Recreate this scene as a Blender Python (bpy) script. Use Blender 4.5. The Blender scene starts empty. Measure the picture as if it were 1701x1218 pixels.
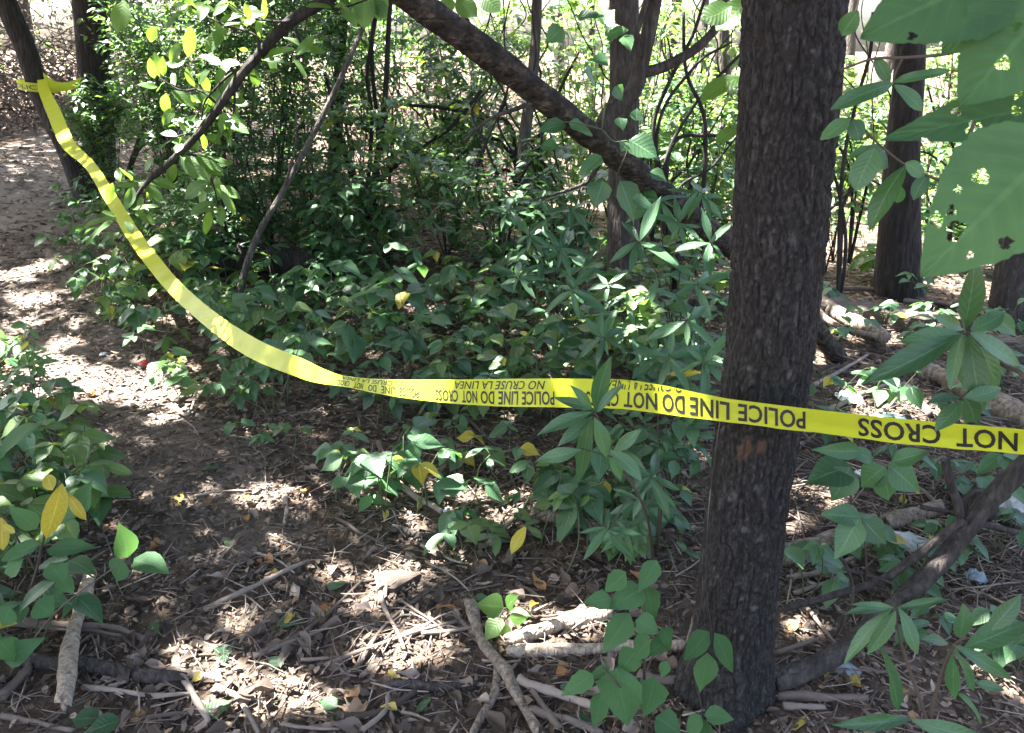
import bpy, math, random
import numpy as np
from mathutils import Vector, Matrix

# ------------------------------------------------------------------ camera, sky, sun, exposure
SC = bpy.context.scene
COL = SC.collection
PITCH = math.radians(21.6)
CAMZ = 1.65
F, PW, PH = 1335.0, 1701.0, 1218.0
cam_d = bpy.data.cameras.new('camera'); cam = bpy.data.objects.new('camera', cam_d); COL.objects.link(cam)
cam.location = (0, 0, CAMZ); cam.rotation_euler = (math.pi/2 - PITCH, 0, 0)
cam_d.sensor_width = 36.0; cam_d.lens = 36.0*F/PW; cam_d.clip_start = 0.02; cam_d.clip_end = 2000
SC.camera = cam
cam_d.dof.use_dof = True; cam_d.dof.focus_distance = 2.3; cam_d.dof.aperture_fstop = 12.0

SUN = np.array([-0.44, 0.16, 0.885]); SUN /= np.linalg.norm(SUN)          # towards the sun
SUN_EL = math.asin(SUN[2]); SUN_AZ = math.atan2(SUN[0], SUN[1])
world = bpy.data.worlds.new('World'); SC.world = world; world.use_nodes = True
wn = world.node_tree; bg = wn.nodes['Background']
sky = wn.nodes.new('ShaderNodeTexSky'); sky.sky_type = 'NISHITA'; sky.sun_disc = False
sky.sun_elevation = SUN_EL; sky.sun_rotation = SUN_AZ
sky.air_density = 0.75; sky.dust_density = 5.0; sky.ozone_density = 0.4
wn.links.new(sky.outputs[0], bg.inputs[0]); bg.inputs[1].default_value = 0.075
sun_d = bpy.data.lights.new('sun', 'SUN'); sun_d.energy = 5.0; sun_d.angle = math.radians(0.53); sun_d.color = (1.0, 0.97, 0.92)
sun = bpy.data.objects.new('sun', sun_d); COL.objects.link(sun); sun.location = (0, 0, 20)
sun.rotation_euler = Vector(SUN).to_track_quat('Z', 'Y').to_euler()
VS = SC.view_settings; VS.view_transform = 'Standard'; VS.look = 'None'; VS.exposure = 3.95; VS.gamma = 1.0
VS.use_curve_mapping = False
SC.cycles.max_bounces = 9; SC.cycles.diffuse_bounces = 5; SC.cycles.glossy_bounces = 3; SC.cycles.transmission_bounces = 6
SC.cycles.caustics_reflective = False; SC.cycles.caustics_refractive = False
SC.cycles.use_denoising = True

RNG = np.random.default_rng(11)
def U(a, b): return float(RNG.uniform(a, b))
def NV(*a): return np.array(a, float)
def unit(v):
    v = np.asarray(v, float); return v/(np.linalg.norm(v)+1e-12)
def sstep(a, b, x):
    t = np.clip((x-a)/(b-a), 0, 1); return t*t*(3-2*t)

# ------------------------------------------------------------------ photo pixel -> place
CP, SP = math.cos(PITCH), math.sin(PITCH)
def ray(px, py):
    a, b = (px-PW/2)/F, (PH/2-py)/F
    return NV(a, CP+b*SP, -SP+b*CP)
def at(px, py, Y):
    d = ray(px, py); return NV(0, 0, CAMZ)+d*(Y/d[1])
def hz(x, y):
    x = np.asarray(x, float); y = np.asarray(y, float)
    z = 0.022*np.sin(1.3*x+.7)*np.cos(1.1*y)+0.012*np.sin(3.1*x+2)*np.sin(2.7*y+1)+0.006*np.sin(7.3*x)*np.cos(6.1*y+2)
    z = z+0.35*sstep(3.6, 8.5, y)*sstep(0.3, -2.6, x)
    z = z+0.5*sstep(12, 40, y)
    return z
def G(px, py, lift=0.0):
    d = ray(px, py); z = lift; p = None
    for _ in range(12):
        t = (z-CAMZ)/min(d[2], -0.01); t = min(t, 60.0)
        p = NV(0, 0, CAMZ)+d*t; z = float(hz(p[0], p[1]))+lift
    p[2] = z
    return p
def proj(P):
    P = np.asarray(P, float); v = P-NV(0, 0, CAMZ)
    dep = v[..., 1]*CP-v[..., 2]*SP; up = v[..., 1]*SP+v[..., 2]*CP
    dep = np.where(np.abs(dep) < 1e-6, 1e-6, dep)
    return PW/2+F*v[..., 0]/dep, PH/2-F*up/dep, dep

# ------------------------------------------------------------------ materials
def new_mat(name):
    m = bpy.data.materials.new(name); m.use_nodes = True
    nt = m.node_tree; nt.nodes.clear()
    out = nt.nodes.new('ShaderNodeOutputMaterial')
    return m, nt, out
def N(nt, t, **kw):
    n = nt.nodes.new(t)
    for k, v in kw.items():
        if k in ('operation', 'blend_type', 'data_type', 'attribute_name', 'feature', 'noise_dimensions', 'distance', 'wave_type'): setattr(n, k, v)
    return n
def math_n(nt, op, a, b=None):
    n = nt.nodes.new('ShaderNodeMath'); n.operation = op
    for i, v in enumerate((a, b)):
        if v is None: continue
        if isinstance(v, (int, float)): n.inputs[i].default_value = v
        else: nt.links.new(v, n.inputs[i])
    return n.outputs[0]
def ramp(nt, fac, stops):
    r = nt.nodes.new('ShaderNodeValToRGB'); cr = r.color_ramp
    while len(cr.elements) < len(stops): cr.elements.new(0.5)
    for e, (p, c) in zip(cr.elements, stops): e.position = p; e.color = (*c, 1)
    nt.links.new(fac, r.inputs[0]); return r.outputs[0]
def mixc(nt, fac, a, b, mode='MIX'):
    n = nt.nodes.new('ShaderNodeMix'); n.data_type = 'RGBA'; n.blend_type = mode
    for s, v in ((n.inputs['Factor'], fac), (n.inputs[6], a), (n.inputs[7], b)):
        if isinstance(v, (int, float)): s.default_value = v
        elif isinstance(v, tuple): s.default_value = (*v, 1)
        else: nt.links.new(v, s)
    return n.outputs[2]
def noise_n(nt, coord, scale, detail=4, rough=0.6):
    n = nt.nodes.new('ShaderNodeTexNoise'); n.inputs['Scale'].default_value = scale
    n.inputs['Detail'].default_value = detail; n.inputs['Roughness'].default_value = rough
    if coord is not None: nt.links.new(coord, n.inputs['Vector'])
    return n.outputs[0]
def scaled(nt, coord, s):
    n = nt.nodes.new('ShaderNodeMapping'); n.inputs['Scale'].default_value = s
    nt.links.new(coord, n.inputs['Vector']); return n.outputs[0]
def bump(nt, h, strength=0.5, dist=0.01):
    n = nt.nodes.new('ShaderNodeBump'); n.inputs['Strength'].default_value = strength; n.inputs['Distance'].default_value = dist
    nt.links.new(h, n.inputs['Height']); return n.outputs[0]
def pbsdf(nt, col, rough=0.7, spec=0.4, nrm=None):
    p = nt.nodes.new('ShaderNodeBsdfPrincipled')
    if isinstance(col, tuple): p.inputs['Base Color'].default_value = (*col, 1)
    else: nt.links.new(col, p.inputs['Base Color'])
    if isinstance(rough, (int, float)): p.inputs['Roughness'].default_value = rough
    else: nt.links.new(rough, p.inputs['Roughness'])
    p.inputs['Specular IOR Level'].default_value = spec
    if nrm is not None: nt.links.new(nrm, p.inputs['Normal'])
    return p.outputs[0]

def leaf_mat(name, dark, light, trans, tfac=0.38, rough=0.42, joined=False, blotch=None, spec=0.5, vein=1.0):
    m, nt, out = new_mat(name)
    if joined:
        a = N(nt, 'ShaderNodeAttribute', attribute_name='rnd'); rnd = a.outputs['Fac']
    else:
        rnd = nt.nodes.new('ShaderNodeObjectInfo').outputs['Random']
    col = ramp(nt, rnd, [(0, dark), (0.75, light), (1.0, tuple(np.clip(np.array(light)*1.25+NV(.02, .015, 0), 0, 1)))])
    tc = nt.nodes.new('ShaderNodeTexCoord')
    nz = noise_n(nt, tc.outputs['Object'], 24 if not joined else 7, 3)
    col = mixc(nt, math_n(nt, 'MULTIPLY', nz, 0.7), col, tuple(np.array(dark)*0.55), 'MIX')
    nrm = None
    if not joined:
        sep = nt.nodes.new('ShaderNodeSeparateXYZ'); nt.links.new(tc.outputs['UV'], sep.inputs[0])
        u = math_n(nt, 'ABSOLUTE', math_n(nt, 'MULTIPLY', math_n(nt, 'SUBTRACT', sep.outputs[0], 0.5), 2.0))
        mid = math_n(nt, 'LESS_THAN', u, 0.05)
        lat = math_n(nt, 'SINE', math_n(nt, 'MULTIPLY', math_n(nt, 'SUBTRACT', sep.outputs[1], math_n(nt, 'MULTIPLY', u, 0.22)), 52.0))
        latm = math_n(nt, 'GREATER_THAN', lat, 0.93)
        col = mixc(nt, math_n(nt, 'MULTIPLY', math_n(nt, 'MAXIMUM', mid, math_n(nt, 'MULTIPLY', latm, 0.35)), 0.35*vein), col, tuple(np.clip(np.array(light)*1.9+.03, 0, 1)))
        nrm = bump(nt, math_n(nt, 'ADD', math_n(nt, 'MULTIPLY', lat, 0.5), math_n(nt, 'MULTIPLY', mid, -1.5)), 0.22*vein, 0.002)
        if blotch:
            sp = noise_n(nt, tc.outputs['Object'], 60, 2)
            col = mixc(nt, math_n(nt, 'GREATER_THAN', sp, 0.66), col, blotch)
    s1 = pbsdf(nt, col, rough, spec, nrm)
    tr = nt.nodes.new('ShaderNodeBsdfTranslucent')
    nt.links.new(mixc(nt, 0.6, mixc(nt, 1.0, col, (1, 1, 1), 'MULTIPLY'), trans), tr.inputs['Color'])
    ms = nt.nodes.new('ShaderNodeMixShader'); ms.inputs[0].default_value = tfac
    nt.links.new(s1, ms.inputs[1]); nt.links.new(tr.outputs[0], ms.inputs[2]); nt.links.new(ms.outputs[0], out.inputs[0])
    return m

def bark_mat(name, c1, c2, c3, sc=(26, 26, 7), bstr=0.9, lichen=None, rough=0.9, plate=False):
    m, nt, out = new_mat(name)
    tc = nt.nodes.new('ShaderNodeTexCoord'); co = scaled(nt, tc.outputs['Object'], sc)
    n1 = noise_n(nt, co, 1.0, 8, 0.65)
    v = nt.nodes.new('ShaderNodeTexVoronoi'); v.feature = 'DISTANCE_TO_EDGE'; v.inputs['Scale'].default_value = 1.4
    nw = nt.nodes.new('ShaderNodeMix'); nw.data_type = 'VECTOR'; nw.inputs['Factor'].default_value = 0.25
    nt.links.new(co, nw.inputs[4])
    nn = nt.nodes.new('ShaderNodeTexNoise'); nn.inputs['Scale'].default_value = 1.5; nt.links.new(co, nn.inputs['Vector']); nt.links.new(nn.outputs[1], nw.inputs[5])
    nt.links.new(nw.outputs[1], v.inputs['Vector'])
    big = noise_n(nt, tc.outputs['Object'], 3.5, 3)
    col = ramp(nt, n1, [(0.28, c1), (0.5, c2), (0.72, c3)])
    if plate:
        a = N(nt, 'ShaderNodeAttribute', attribute_name='rnd')
        col = mixc(nt, 0.45, col, ramp(nt, a.outputs['Fac'], [(0, c1), (0.6, c2), (0.9, c3), (1.0, tuple(np.array(c3)*1.5))]))
    if plate:
        for at_, c_ in (('lichen', (.17, .17, .16)), ('wound', (.17, .098, .06))):
            ww = N(nt, 'ShaderNodeAttribute', attribute_name=at_)
            col = mixc(nt, math_n(nt, 'MULTIPLY', ww.outputs['Fac'], .85), col, mixc(nt, math_n(nt, 'MULTIPLY', n1, 1.0), c_, tuple(np.array(c_)*.35)))
    if lichen:
        ln = noise_n(nt, tc.outputs['Object'], 7, 6, 0.75)
        col = mixc(nt, ramp(nt, ln, [(0.60, (0, 0, 0)), (0.70, (.8, .8, .8))]), col, lichen)
    col = mixc(nt, math_n(nt, 'MULTIPLY', big, 0.35), col, c1)
    h = math_n(nt, 'ADD', math_n(nt, 'MULTIPLY', math_n(nt, 'MINIMUM', v.outputs[0], 0.25), 0.0 if plate else 2.5), n1)
    nt.links.new(pbsdf(nt, col, rough, 0.25, bump(nt, h, bstr, 0.012)), out.inputs[0])
    return m

def plain_mat(name, col, rough=0.6, spec=0.4, var=0.15, scale=20, trans=None, tfac=0.3):
    m, nt, out = new_mat(name)
    tc = nt.nodes.new('ShaderNodeTexCoord'); n1 = noise_n(nt, tc.outputs['Object'], scale, 5)
    c = mixc(nt, math_n(nt, 'MULTIPLY', n1, var*2), col, tuple(np.array(col)*0.5))
    s = pbsdf(nt, c, rough, spec, bump(nt, n1, 0.3, 0.01))
    if trans:
        tr = nt.nodes.new('ShaderNodeBsdfTranslucent'); tr.inputs[0].default_value = (*trans, 1)
        ms = nt.nodes.new('ShaderNodeMixShader'); ms.inputs[0].default_value = tfac
        nt.links.new(s, ms.inputs[1]); nt.links.new(tr.outputs[0], ms.inputs[2]); s = ms.outputs[0]
    nt.links.new(s, out.inputs[0]); return m

def attr_mat(name, stops, rough=0.8, tfac=0.0, spec=0.3, objrand=False):
    m, nt, out = new_mat(name)
    if objrand: fac = nt.nodes.new('ShaderNodeObjectInfo').outputs['Random']
    else: fac = N(nt, 'ShaderNodeAttribute', attribute_name='rnd').outputs['Fac']
    col = ramp(nt, fac, stops)
    tc = nt.nodes.new('ShaderNodeTexCoord'); nz = noise_n(nt, tc.outputs['Object'], 45, 4)
    col = mixc(nt, math_n(nt, 'MULTIPLY', nz, 0.7), col, mixc(nt, 1.0, col, (.35, .33, .32), 'MULTIPLY'))
    s = pbsdf(nt, col, rough, spec, bump(nt, nz, 0.4, 0.004))
    if tfac > 0:
        tr = nt.nodes.new('ShaderNodeBsdfTranslucent'); nt.links.new(col, tr.inputs[0])
        ms = nt.nodes.new('ShaderNodeMixShader'); ms.inputs[0].default_value = tfac
        nt.links.new(s, ms.inputs[1]); nt.links.new(tr.outputs[0], ms.inputs[2]); s = ms.outputs[0]
    nt.links.new(s, out.inputs[0]); return m

M = {}
GD, GL, GT = (.032, .080, .036), (.084, .182, .080), (.17, .40, .05)
M['leaf'] = leaf_mat('leaf_green', GD, GL, GT)
M['leaf_warm'] = leaf_mat('leaf_warm_green', (.045, .095, .026), (.12, .20, .055), (.26, .44, .03), 0.38, 0.45)
M['leaf_near'] = leaf_mat('leaf_near_green', (.045, .11, .045), (.075, .165, .068), (.14, .30, .05), 0.36, 0.68, spec=0.18, vein=.45)
M['leaf_lance'] = leaf_mat('leaf_lance_green', (.030, .075, .036), (.074, .165, .076), (.16, .38, .05), 0.36, 0.38)
M['leaf_lit'] = leaf_mat('leaf_lit_green', (.045, .10, .025), (.075, .16, .035), (.30, .50, .04), 0.48, 0.42)  # yellower, more translucent leaf green, sunlit look put into the colour
M['leaf_small'] = leaf_mat('leaf_small_green', (.035, .085, .040), (.086, .18, .078), (.20, .42, .06), 0.38, 0.42)
M['leaf_yellow'] = leaf_mat('leaf_yellow', (.34, .27, .03), (.55, .46, .05), (.6, .5, .05), 0.35, 0.5, blotch=(.12, .10, .03))
M['fol'] = leaf_mat('foliage_green', (.034, .08, .038), (.084, .17, .070), (.20, .40, .04), 0.42, 0.45, joined=True)
M['fol_lit'] = leaf_mat('foliage_lit_green', (.05, .11, .035), (.12, .21, .065), (.32, .50, .11), 0.5, 0.5, joined=True)  # paler, more translucent copy of the foliage green, brightened to look sunlit
M['canopy'] = leaf_mat('canopy_green', (.035, .08, .03), (.07, .14, .05), (.13, .26, .03), 0.30, 0.5, joined=True)
M['stem'] = plain_mat('green_stem', (.07, .09, .035), 0.6)
M['stem_brown'] = plain_mat('brown_stem', (.075, .055, .04), 0.8)
M['stem_dark'] = plain_mat('dark_stem', (.035, .028, .024), 0.85, var=.3)
M['bark_main'] = bark_mat('bark_scaly', (.008, .007, .0062), (.030, .027, .024), (.125, .115, .105), (150, 150, 60), 0.8, plate=True)
M['bark_dark'] = bark_mat('bark_dark', (.012, .010, .009), (.030, .025, .022), (.065, .056, .05), (30, 30, 6), 1.0)
M['bark_grey'] = bark_mat('bark_grey', (.03, .025, .02), (.075, .065, .055), (.16, .145, .125), (34, 34, 6), 0.9, lichen=(.16, .18, .15))
M['bark_limb'] = bark_mat('bark_limb', (.022, .018, .016), (.05, .042, .036), (.11, .095, .082), (40, 40, 12), 0.8)
M['dead'] = bark_mat('weathered_wood', (.07, .05, .038), (.20, .16, .12), (.36, .30, .235), (46, 46, 5), 0.7)
M['dead_pale'] = bark_mat('barkless_wood', (.12, .085, .06), (.34, .27, .20), (.52, .44, .34), (50, 50, 5), 0.6)
M['dead_leaning'] = bark_mat('leaning_dead_wood', (.012, .010, .008), (.034, .028, .023), (.13, .105, .08), (22, 22, 30), 1.0)
M['timber'] = bark_mat('old_timber', (.03, .025, .02), (.08, .068, .055), (.15, .13, .105), (8, 60, 60), 0.6)
M['wound'] = bark_mat('inner_bark', (.10, .055, .035), (.21, .125, .075), (.34, .23, .15), (70, 70, 14), 0.7)
M['lichen'] = plain_mat('lichen', (.20, .21, .20), 0.9, var=.4, scale=60)
M['stick'] = attr_mat('stick_bark', [(0, (.06, .046, .036)), (.35, (.16, .125, .10)), (.7, (.26, .21, .17)), (1, (.42, .35, .28))], 0.85, objrand=True)
LITTER = [(0, (.036, .026, .020)), (.25, (.088, .064, .047)), (.5, (.165, .125, .096)), (.75, (.27, .21, .165)), (.93, (.42, .34, .275)), (1, (.36, .21, .10))]
M['litter'] = attr_mat('leaf_litter', LITTER, 0.72, 0.12)
M['twig'] = attr_mat('twig_litter', [(0, (.05, .04, .03)), (.5, (.17, .13, .105)), (.85, (.30, .24, .19)), (1, (.42, .35, .28))], 0.85)
M['fallen'] = attr_mat('fallen_leaf_brown', LITTER, 0.7, 0.1, objrand=True)
M['fallen_orange'] = attr_mat('fallen_leaf_orange', [(0, (.34, .15, .05)), (1, (.5, .28, .12))], 0.65, 0.15, objrand=True)
M['fallen_yellow'] = attr_mat('fallen_leaf_yellow', [(0, (.42, .32, .06)), (1, (.60, .48, .14))], 0.65, 0.2, objrand=True)
M['brush'] = attr_mat('dry_brush', [(0, (.09, .07, .055)), (.5, (.26, .20, .17)), (1, (.46, .38, .32))], 0.9, 0.4)
M['ink'] = plain_mat('black_ink', (.012, .012, .012), 0.45, 0.4, 0.05)
M['red'] = plain_mat('red_plastic', (.42, .025, .022), 0.35, 0.5, 0.1)
M['white'] = plain_mat('white_plastic', (.50, .50, .49), 0.5, 0.4, 0.35, 25, (.5, .5, .5), 0.25)
M['foam'] = plain_mat('white_foam', (.80, .80, .78), 0.7, 0.3, 0.1)
M['bluegrey'] = plain_mat('blue_film', (.26, .32, .36), 0.35, 0.5, 0.3, 20, (.3, .36, .4), 0.3)
M['board'] = plain_mat('board_brown', (.06, .045, .034), 0.8, 0.3, 0.2)

def soil_mat():
    m, nt, out = new_mat('forest_soil')
    tc = nt.nodes.new('ShaderNodeTexCoord'); co = tc.outputs['Object']
    a = noise_n(nt, co, 1.2, 6); b = noise_n(nt, co, 14, 8, 0.7); c = noise_n(nt, co, 90, 4, 0.7)
    col = ramp(nt, b, [(.3, (.042, .029, .020)), (.5, (.095, .068, .048)), (.7, (.165, .12, .086))])
    col = mixc(nt, math_n(nt, 'MULTIPLY', a, 0.5), col, (.10, .075, .058))
    v = nt.nodes.new('ShaderNodeTexVoronoi'); v.inputs['Scale'].default_value = 34; nt.links.new(scaled(nt, co, (1, .6, 1)), v.inputs['Vector'])
    fl = ramp(nt, v.outputs['Color'], [(.3, (.45, .45, .45)), (.8, (1.5, 1.45, 1.4))])
    col = mixc(nt, 0.7, col, fl, 'MULTIPLY')
    h = math_n(nt, 'ADD', math_n(nt, 'MULTIPLY', b, 1.2), math_n(nt, 'ADD', math_n(nt, 'MULTIPLY', c, .4), math_n(nt, 'MULTIPLY', v.outputs[0], .8)))
    nt.links.new(pbsdf(nt, col, 0.92, 0.2, bump(nt, h, 0.8, 0.02)), out.inputs[0]); return m
M['soil'] = soil_mat()
def path_mat():
    m, nt, out = new_mat('trodden_dirt')
    tc = nt.nodes.new('ShaderNodeTexCoord'); co = tc.outputs['Object']
    b = noise_n(nt, co, 6, 8, 0.7); c = noise_n(nt, co, 70, 5, 0.7)
    col = ramp(nt, b, [(.3, (.085, .067, .054)), (.5, (.145, .117, .096)), (.75, (.205, .17, .14))])
    col = mixc(nt, math_n(nt, 'MULTIPLY', c, .6), col, (.09, .068, .054))
    nt.links.new(pbsdf(nt, col, 0.93, 0.2, bump(nt, math_n(nt, 'ADD', b, math_n(nt, 'MULTIPLY', c, .5)), 0.6, 0.02)), out.inputs[0]); return m
M['path'] = path_mat()
def tape_mat():
    m, nt, out = new_mat('yellow_film')
    tc = nt.nodes.new('ShaderNodeTexCoord'); sep = nt.nodes.new('ShaderNodeSeparateXYZ'); nt.links.new(tc.outputs['UV'], sep.inputs[0])
    n1 = noise_n(nt, scaled(nt, tc.outputs['UV'], (30, 3, 1)), 1.0, 4)
    n2 = noise_n(nt, scaled(nt, tc.outputs['UV'], (240, 2, 1)), 1.0, 2)
    col = mixc(nt, math_n(nt, 'MULTIPLY', n1, .5), (.58, .61, .035), (.46, .49, .028))
    s = pbsdf(nt, col, 0.32, 0.5, bump(nt, math_n(nt, 'ADD', n1, math_n(nt, 'MULTIPLY', n2, .3)), 0.45, 0.005))
    tr = nt.nodes.new('ShaderNodeBsdfTranslucent'); tr.inputs[0].default_value = (.58, .62, .03, 1)
    ms = nt.nodes.new('ShaderNodeMixShader'); ms.inputs[0].default_value = 0.42
    nt.links.new(s, ms.inputs[1]); nt.links.new(tr.outputs[0], ms.inputs[2]); nt.links.new(ms.outputs[0], out.inputs[0])
    return m
M['tape'] = tape_mat()
def clear_mat():
    m, nt, out = new_mat('clear_plastic')
    p = nt.nodes.new('ShaderNodeBsdfPrincipled'); p.inputs['Base Color'].default_value = (.75, .82, .80, 1); p.inputs['Roughness'].default_value = .25
    t = nt.nodes.new('ShaderNodeBsdfTransparent'); ms = nt.nodes.new('ShaderNodeMixShader'); ms.inputs[0].default_value = .45
    nt.links.new(t.outputs[0], ms.inputs[1]); nt.links.new(p.outputs[0], ms.inputs[2]); nt.links.new(ms.outputs[0], out.inputs[0]); return m
M['clear'] = clear_mat()

# ------------------------------------------------------------------ mesh helpers
class MB:
    """collects arrays of vertices and faces (tris and quads)"""
    def __init__(s): s.V = []; s.F = []; s.n = 0; s.uv = []; s.r = []
    def add(s, V, Fc, uv=None, r=None):
        V = np.asarray(V, float)
        s.V.append(V)
        for a in (Fc if isinstance(Fc, list) else [Fc]):
            if len(a): s.F.append(np.asarray(a, np.int64)+s.n)
        s.n += len(V)
        s.uv.append(np.zeros((len(V), 2)) if uv is None else uv)
        s.r.append(np.zeros(len(V)) if r is None else np.broadcast_to(r, (len(V),)))
        return s
    def mesh(s, name, mat, base=(0, 0, 0), smooth=True):
        V = np.concatenate(s.V)-np.asarray(base, float)
        uv = np.concatenate(s.uv); r = np.concatenate(s.r)
        me = bpy.data.meshes.new(name)
        me.vertices.add(len(V)); me.vertices.foreach_set('co', V.astype(np.float32).ravel())
        sizes = np.concatenate([np.full(len(f), f.shape[1]) for f in s.F]); idx = np.concatenate([f.ravel() for f in s.F])
        starts = np.concatenate([[0], np.cumsum(sizes)[:-1]])
        me.loops.add(len(idx)); me.loops.foreach_set('vertex_index', idx.astype(np.int32))
        me.polygons.add(len(sizes)); me.polygons.foreach_set('loop_start', starts.astype(np.int32))
        me.polygons.foreach_set('use_smooth', np.full(len(sizes), smooth))
        l = me.uv_layers.new(name='UVMap'); l.data.foreach_set('uv', uv[idx].astype(np.float32).ravel())
        a = me.attributes.new('rnd', 'FLOAT', 'POINT'); a.data.foreach_set('value', r.astype(np.float32))
        me.update(calc_edges=True); me.validate()
        me.materials.append(M[mat] if isinstance(mat, str) else mat)
        return me

def spline(pts, n):
    P = np.asarray(pts, float)
    if len(P) == 2:
        t = np.linspace(0, 1, n)[:, None]; return P[0]*(1-t)+P[1]*t
    Q = np.vstack([2*P[0]-P[1], P, 2*P[-1]-P[-2]]); out = []
    for s in np.linspace(0, len(P)-1, n):
        i = min(int(s), len(P)-2); t = s-i; a, b, c, d = Q[i:i+4]
        out.append(.5*((2*b)+(-a+c)*t+(2*a-5*b+4*c-d)*t*t+(-a+3*b-3*c+d)*t**3))
    return np.array(out)

def tube(P, R, seg=8, rough=0.0, jag=0.0, rng=None):
    P = np.asarray(P, float); n = len(P); R = np.broadcast_to(np.asarray(R, float), (n,))
    rng = rng or RNG
    T = np.gradient(P, axis=0); T /= np.linalg.norm(T, axis=1)[:, None]+1e-12
    u = np.cross(T[0], NV(0, 0, 1) if abs(T[0][2]) < .9 else NV(1, 0, 0)); u = unit(u)
    rings = []; th = np.arange(seg)*2*math.pi/seg
    ph = rng.uniform(0, 6.28, 6)
    for i in range(n):
        u = unit(u-T[i]*np.dot(u, T[i])); v = np.cross(T[i], u); s = i/max(n-1, 1)
        k = 1.0
        if rough: k = 1+rough*(np.sin(2*th+ph[0]+s*9)*.5+np.sin(3*th+ph[1]-s*17)*.35+np.sin(5*th+ph[2]+s*31)*.3)
        ring = P[i]+(np.cos(th)*k*R[i])[:, None]*u+(np.sin(th)*k*R[i])[:, None]*v
        if jag and i in (0, n-1): ring = ring+T[i]*rng.uniform(-jag, jag, seg)[:, None]
        rings.append(ring)
    V = np.vstack(rings+[P[0][None], P[-1][None]])
    q = []; 
    for i in range(n-1):
        a = i*seg+np.arange(seg); b = i*seg+(np.arange(seg)+1) % seg
        q.append(np.stack([a, b, b+seg, a+seg], 1))
    c0, c1 = n*seg, n*seg+1; k = np.arange(seg); kk = (k+1) % seg
    tr = np.vstack([np.stack([np.full(seg, c0), kk, k], 1), np.stack([np.full(seg, c1), (n-1)*seg+k, (n-1)*seg+kk], 1)])
    uv = np.zeros((len(V), 2)); uv[:n*seg, 0] = np.tile(k/seg, n); uv[:n*seg, 1] = np.repeat(np.linspace(0, 1, n), seg)
    return V, [np.vstack(q), tr], uv

def link(name, me, parent=None, loc=None):
    o = bpy.data.objects.new(name, me); COL.objects.link(o)
    if parent is not None: o.parent = parent
    if loc is not None: o.location = loc
    return o
def tag(o, label=None, cat=None, group=None, kind=None):
    if label: o['label'] = label
    if cat: o['category'] = cat
    if group: o['group'] = group
    if kind: o['kind'] = kind
    return o
def thing(name, label, cat, loc, group=None):
    o = link(name, None, None, tuple(loc)); o.empty_display_size = 0.05
    return tag(o, label, cat, group)

# leaf shapes: y along the leaf from 0 to 1, x across, z up
def leaf_proto(wid=0.5, shape='ovate', fold=0.12, droop=0.18, wave=0.03, n=6, seed=0, teeth=0.0):
    r = np.random.default_rng(seed); t = np.linspace(0, 1, n+1)
    if shape == 'ovate': w = np.sin(math.pi*np.power(t, .72))*(1-.18*t)
    elif shape == 'lance': w = np.power(np.sin(math.pi*np.power(t, .95)), .9)
    elif shape == 'oblong': w = np.power(np.sin(math.pi*t), .6)
    else: w = np.sin(math.pi*np.power(t, .6))
    w = w/w.max()*wid/2; w[0] = .012; w[-1] = .008
    if teeth: w[1:-1] *= 1+teeth*np.where(np.arange(n-1) % 2, 1, -1)
    us = NV(-1, -.5, 0, .5, 1); V = []; uv = []
    p1, p2, tw = r.uniform(0, 6.28), r.uniform(0, 6.28), r.uniform(-.25, .25)
    for i in range(n+1):
        for u in us:
            x = u*w[i]; z = fold*abs(x)*1.6-droop*t[i]**2+wave*math.sin(p1+t[i]*7)*u*abs(u)+wave*.6*math.sin(p2+t[i]*5+u*2)
            z += tw*x*t[i]
            V.append((x+.03*math.sin(p2+3*t[i]), t[i], z)); uv.append((u*.5+.5, t[i]))
    q = []
    for i in range(n):
        for j in range(4):
            a = i*5+j; q.append((a, a+1, a+6, a+5))
    return np.array(V), np.array(q), np.array(uv)
def low_proto(wid=.5, fold=.15, droop=.15):
    V = NV(0, 0, 0, -wid*.42, .35, fold*.4, -wid*.3, .72, fold*.2-droop*.4, 0, 1, -droop, wid*.3, .72, fold*.2-droop*.4, wid*.42, .35, fold*.4, 0, .5, -droop*.2).reshape(-1, 3)
    q = np.array([(0, 6, 2, 1), (6, 3, 2, 2), (0, 5, 4, 6), (6, 4, 3, 3)])
    return V, np.array([(0, 6, 1), (1, 6, 2), (6, 3, 2), (0, 5, 6), (5, 4, 6), (6, 4, 3)]), np.zeros((7, 2))
PROTO = {
 'crown': [(NV(0, 0, 0, -.36, .5, .06, 0, 1, -.1, .36, .5, .06).reshape(-1, 3), np.array([(0, 3, 2), (0, 2, 1)]), np.zeros((4, 2)))],
 'ovate': [leaf_proto(.64, 'ovate', .12, .16, .03, 6, s) for s in range(5)],
 'broad': [leaf_proto(.72, 'broad', .10, .16, .035, 8, s+20, .05) for s in range(4)],
 'lance': [leaf_proto(.24, 'lance', .20, .14, .02, 6, s+40) for s in range(5)],
 'oblong': [leaf_proto(.40, 'oblong', .12, .12, .03, 6, s+60) for s in range(5)],
 'small': [leaf_proto(.46, 'ovate', .12, .10, .02, 4, s+80) for s in range(4)],
 'dry': [leaf_proto(.5, 'ovate', r_, d_, .11, 5, s+100) for s, (r_, d_) in enumerate([(.5, .3), (.2, -.35), (.7, .1), (-.4, .3), (.1, .5)])],
 'low': [low_proto(.5), low_proto(.62, .3, .25), low_proto(.42, .1, .05)],
 'lowdry': [low_proto(.6, .25, .12), low_proto(.42, -.3, -.10), low_proto(.75, .12, .2), low_proto(.3, .3, .05)],
}
MESHC = {}
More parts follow.
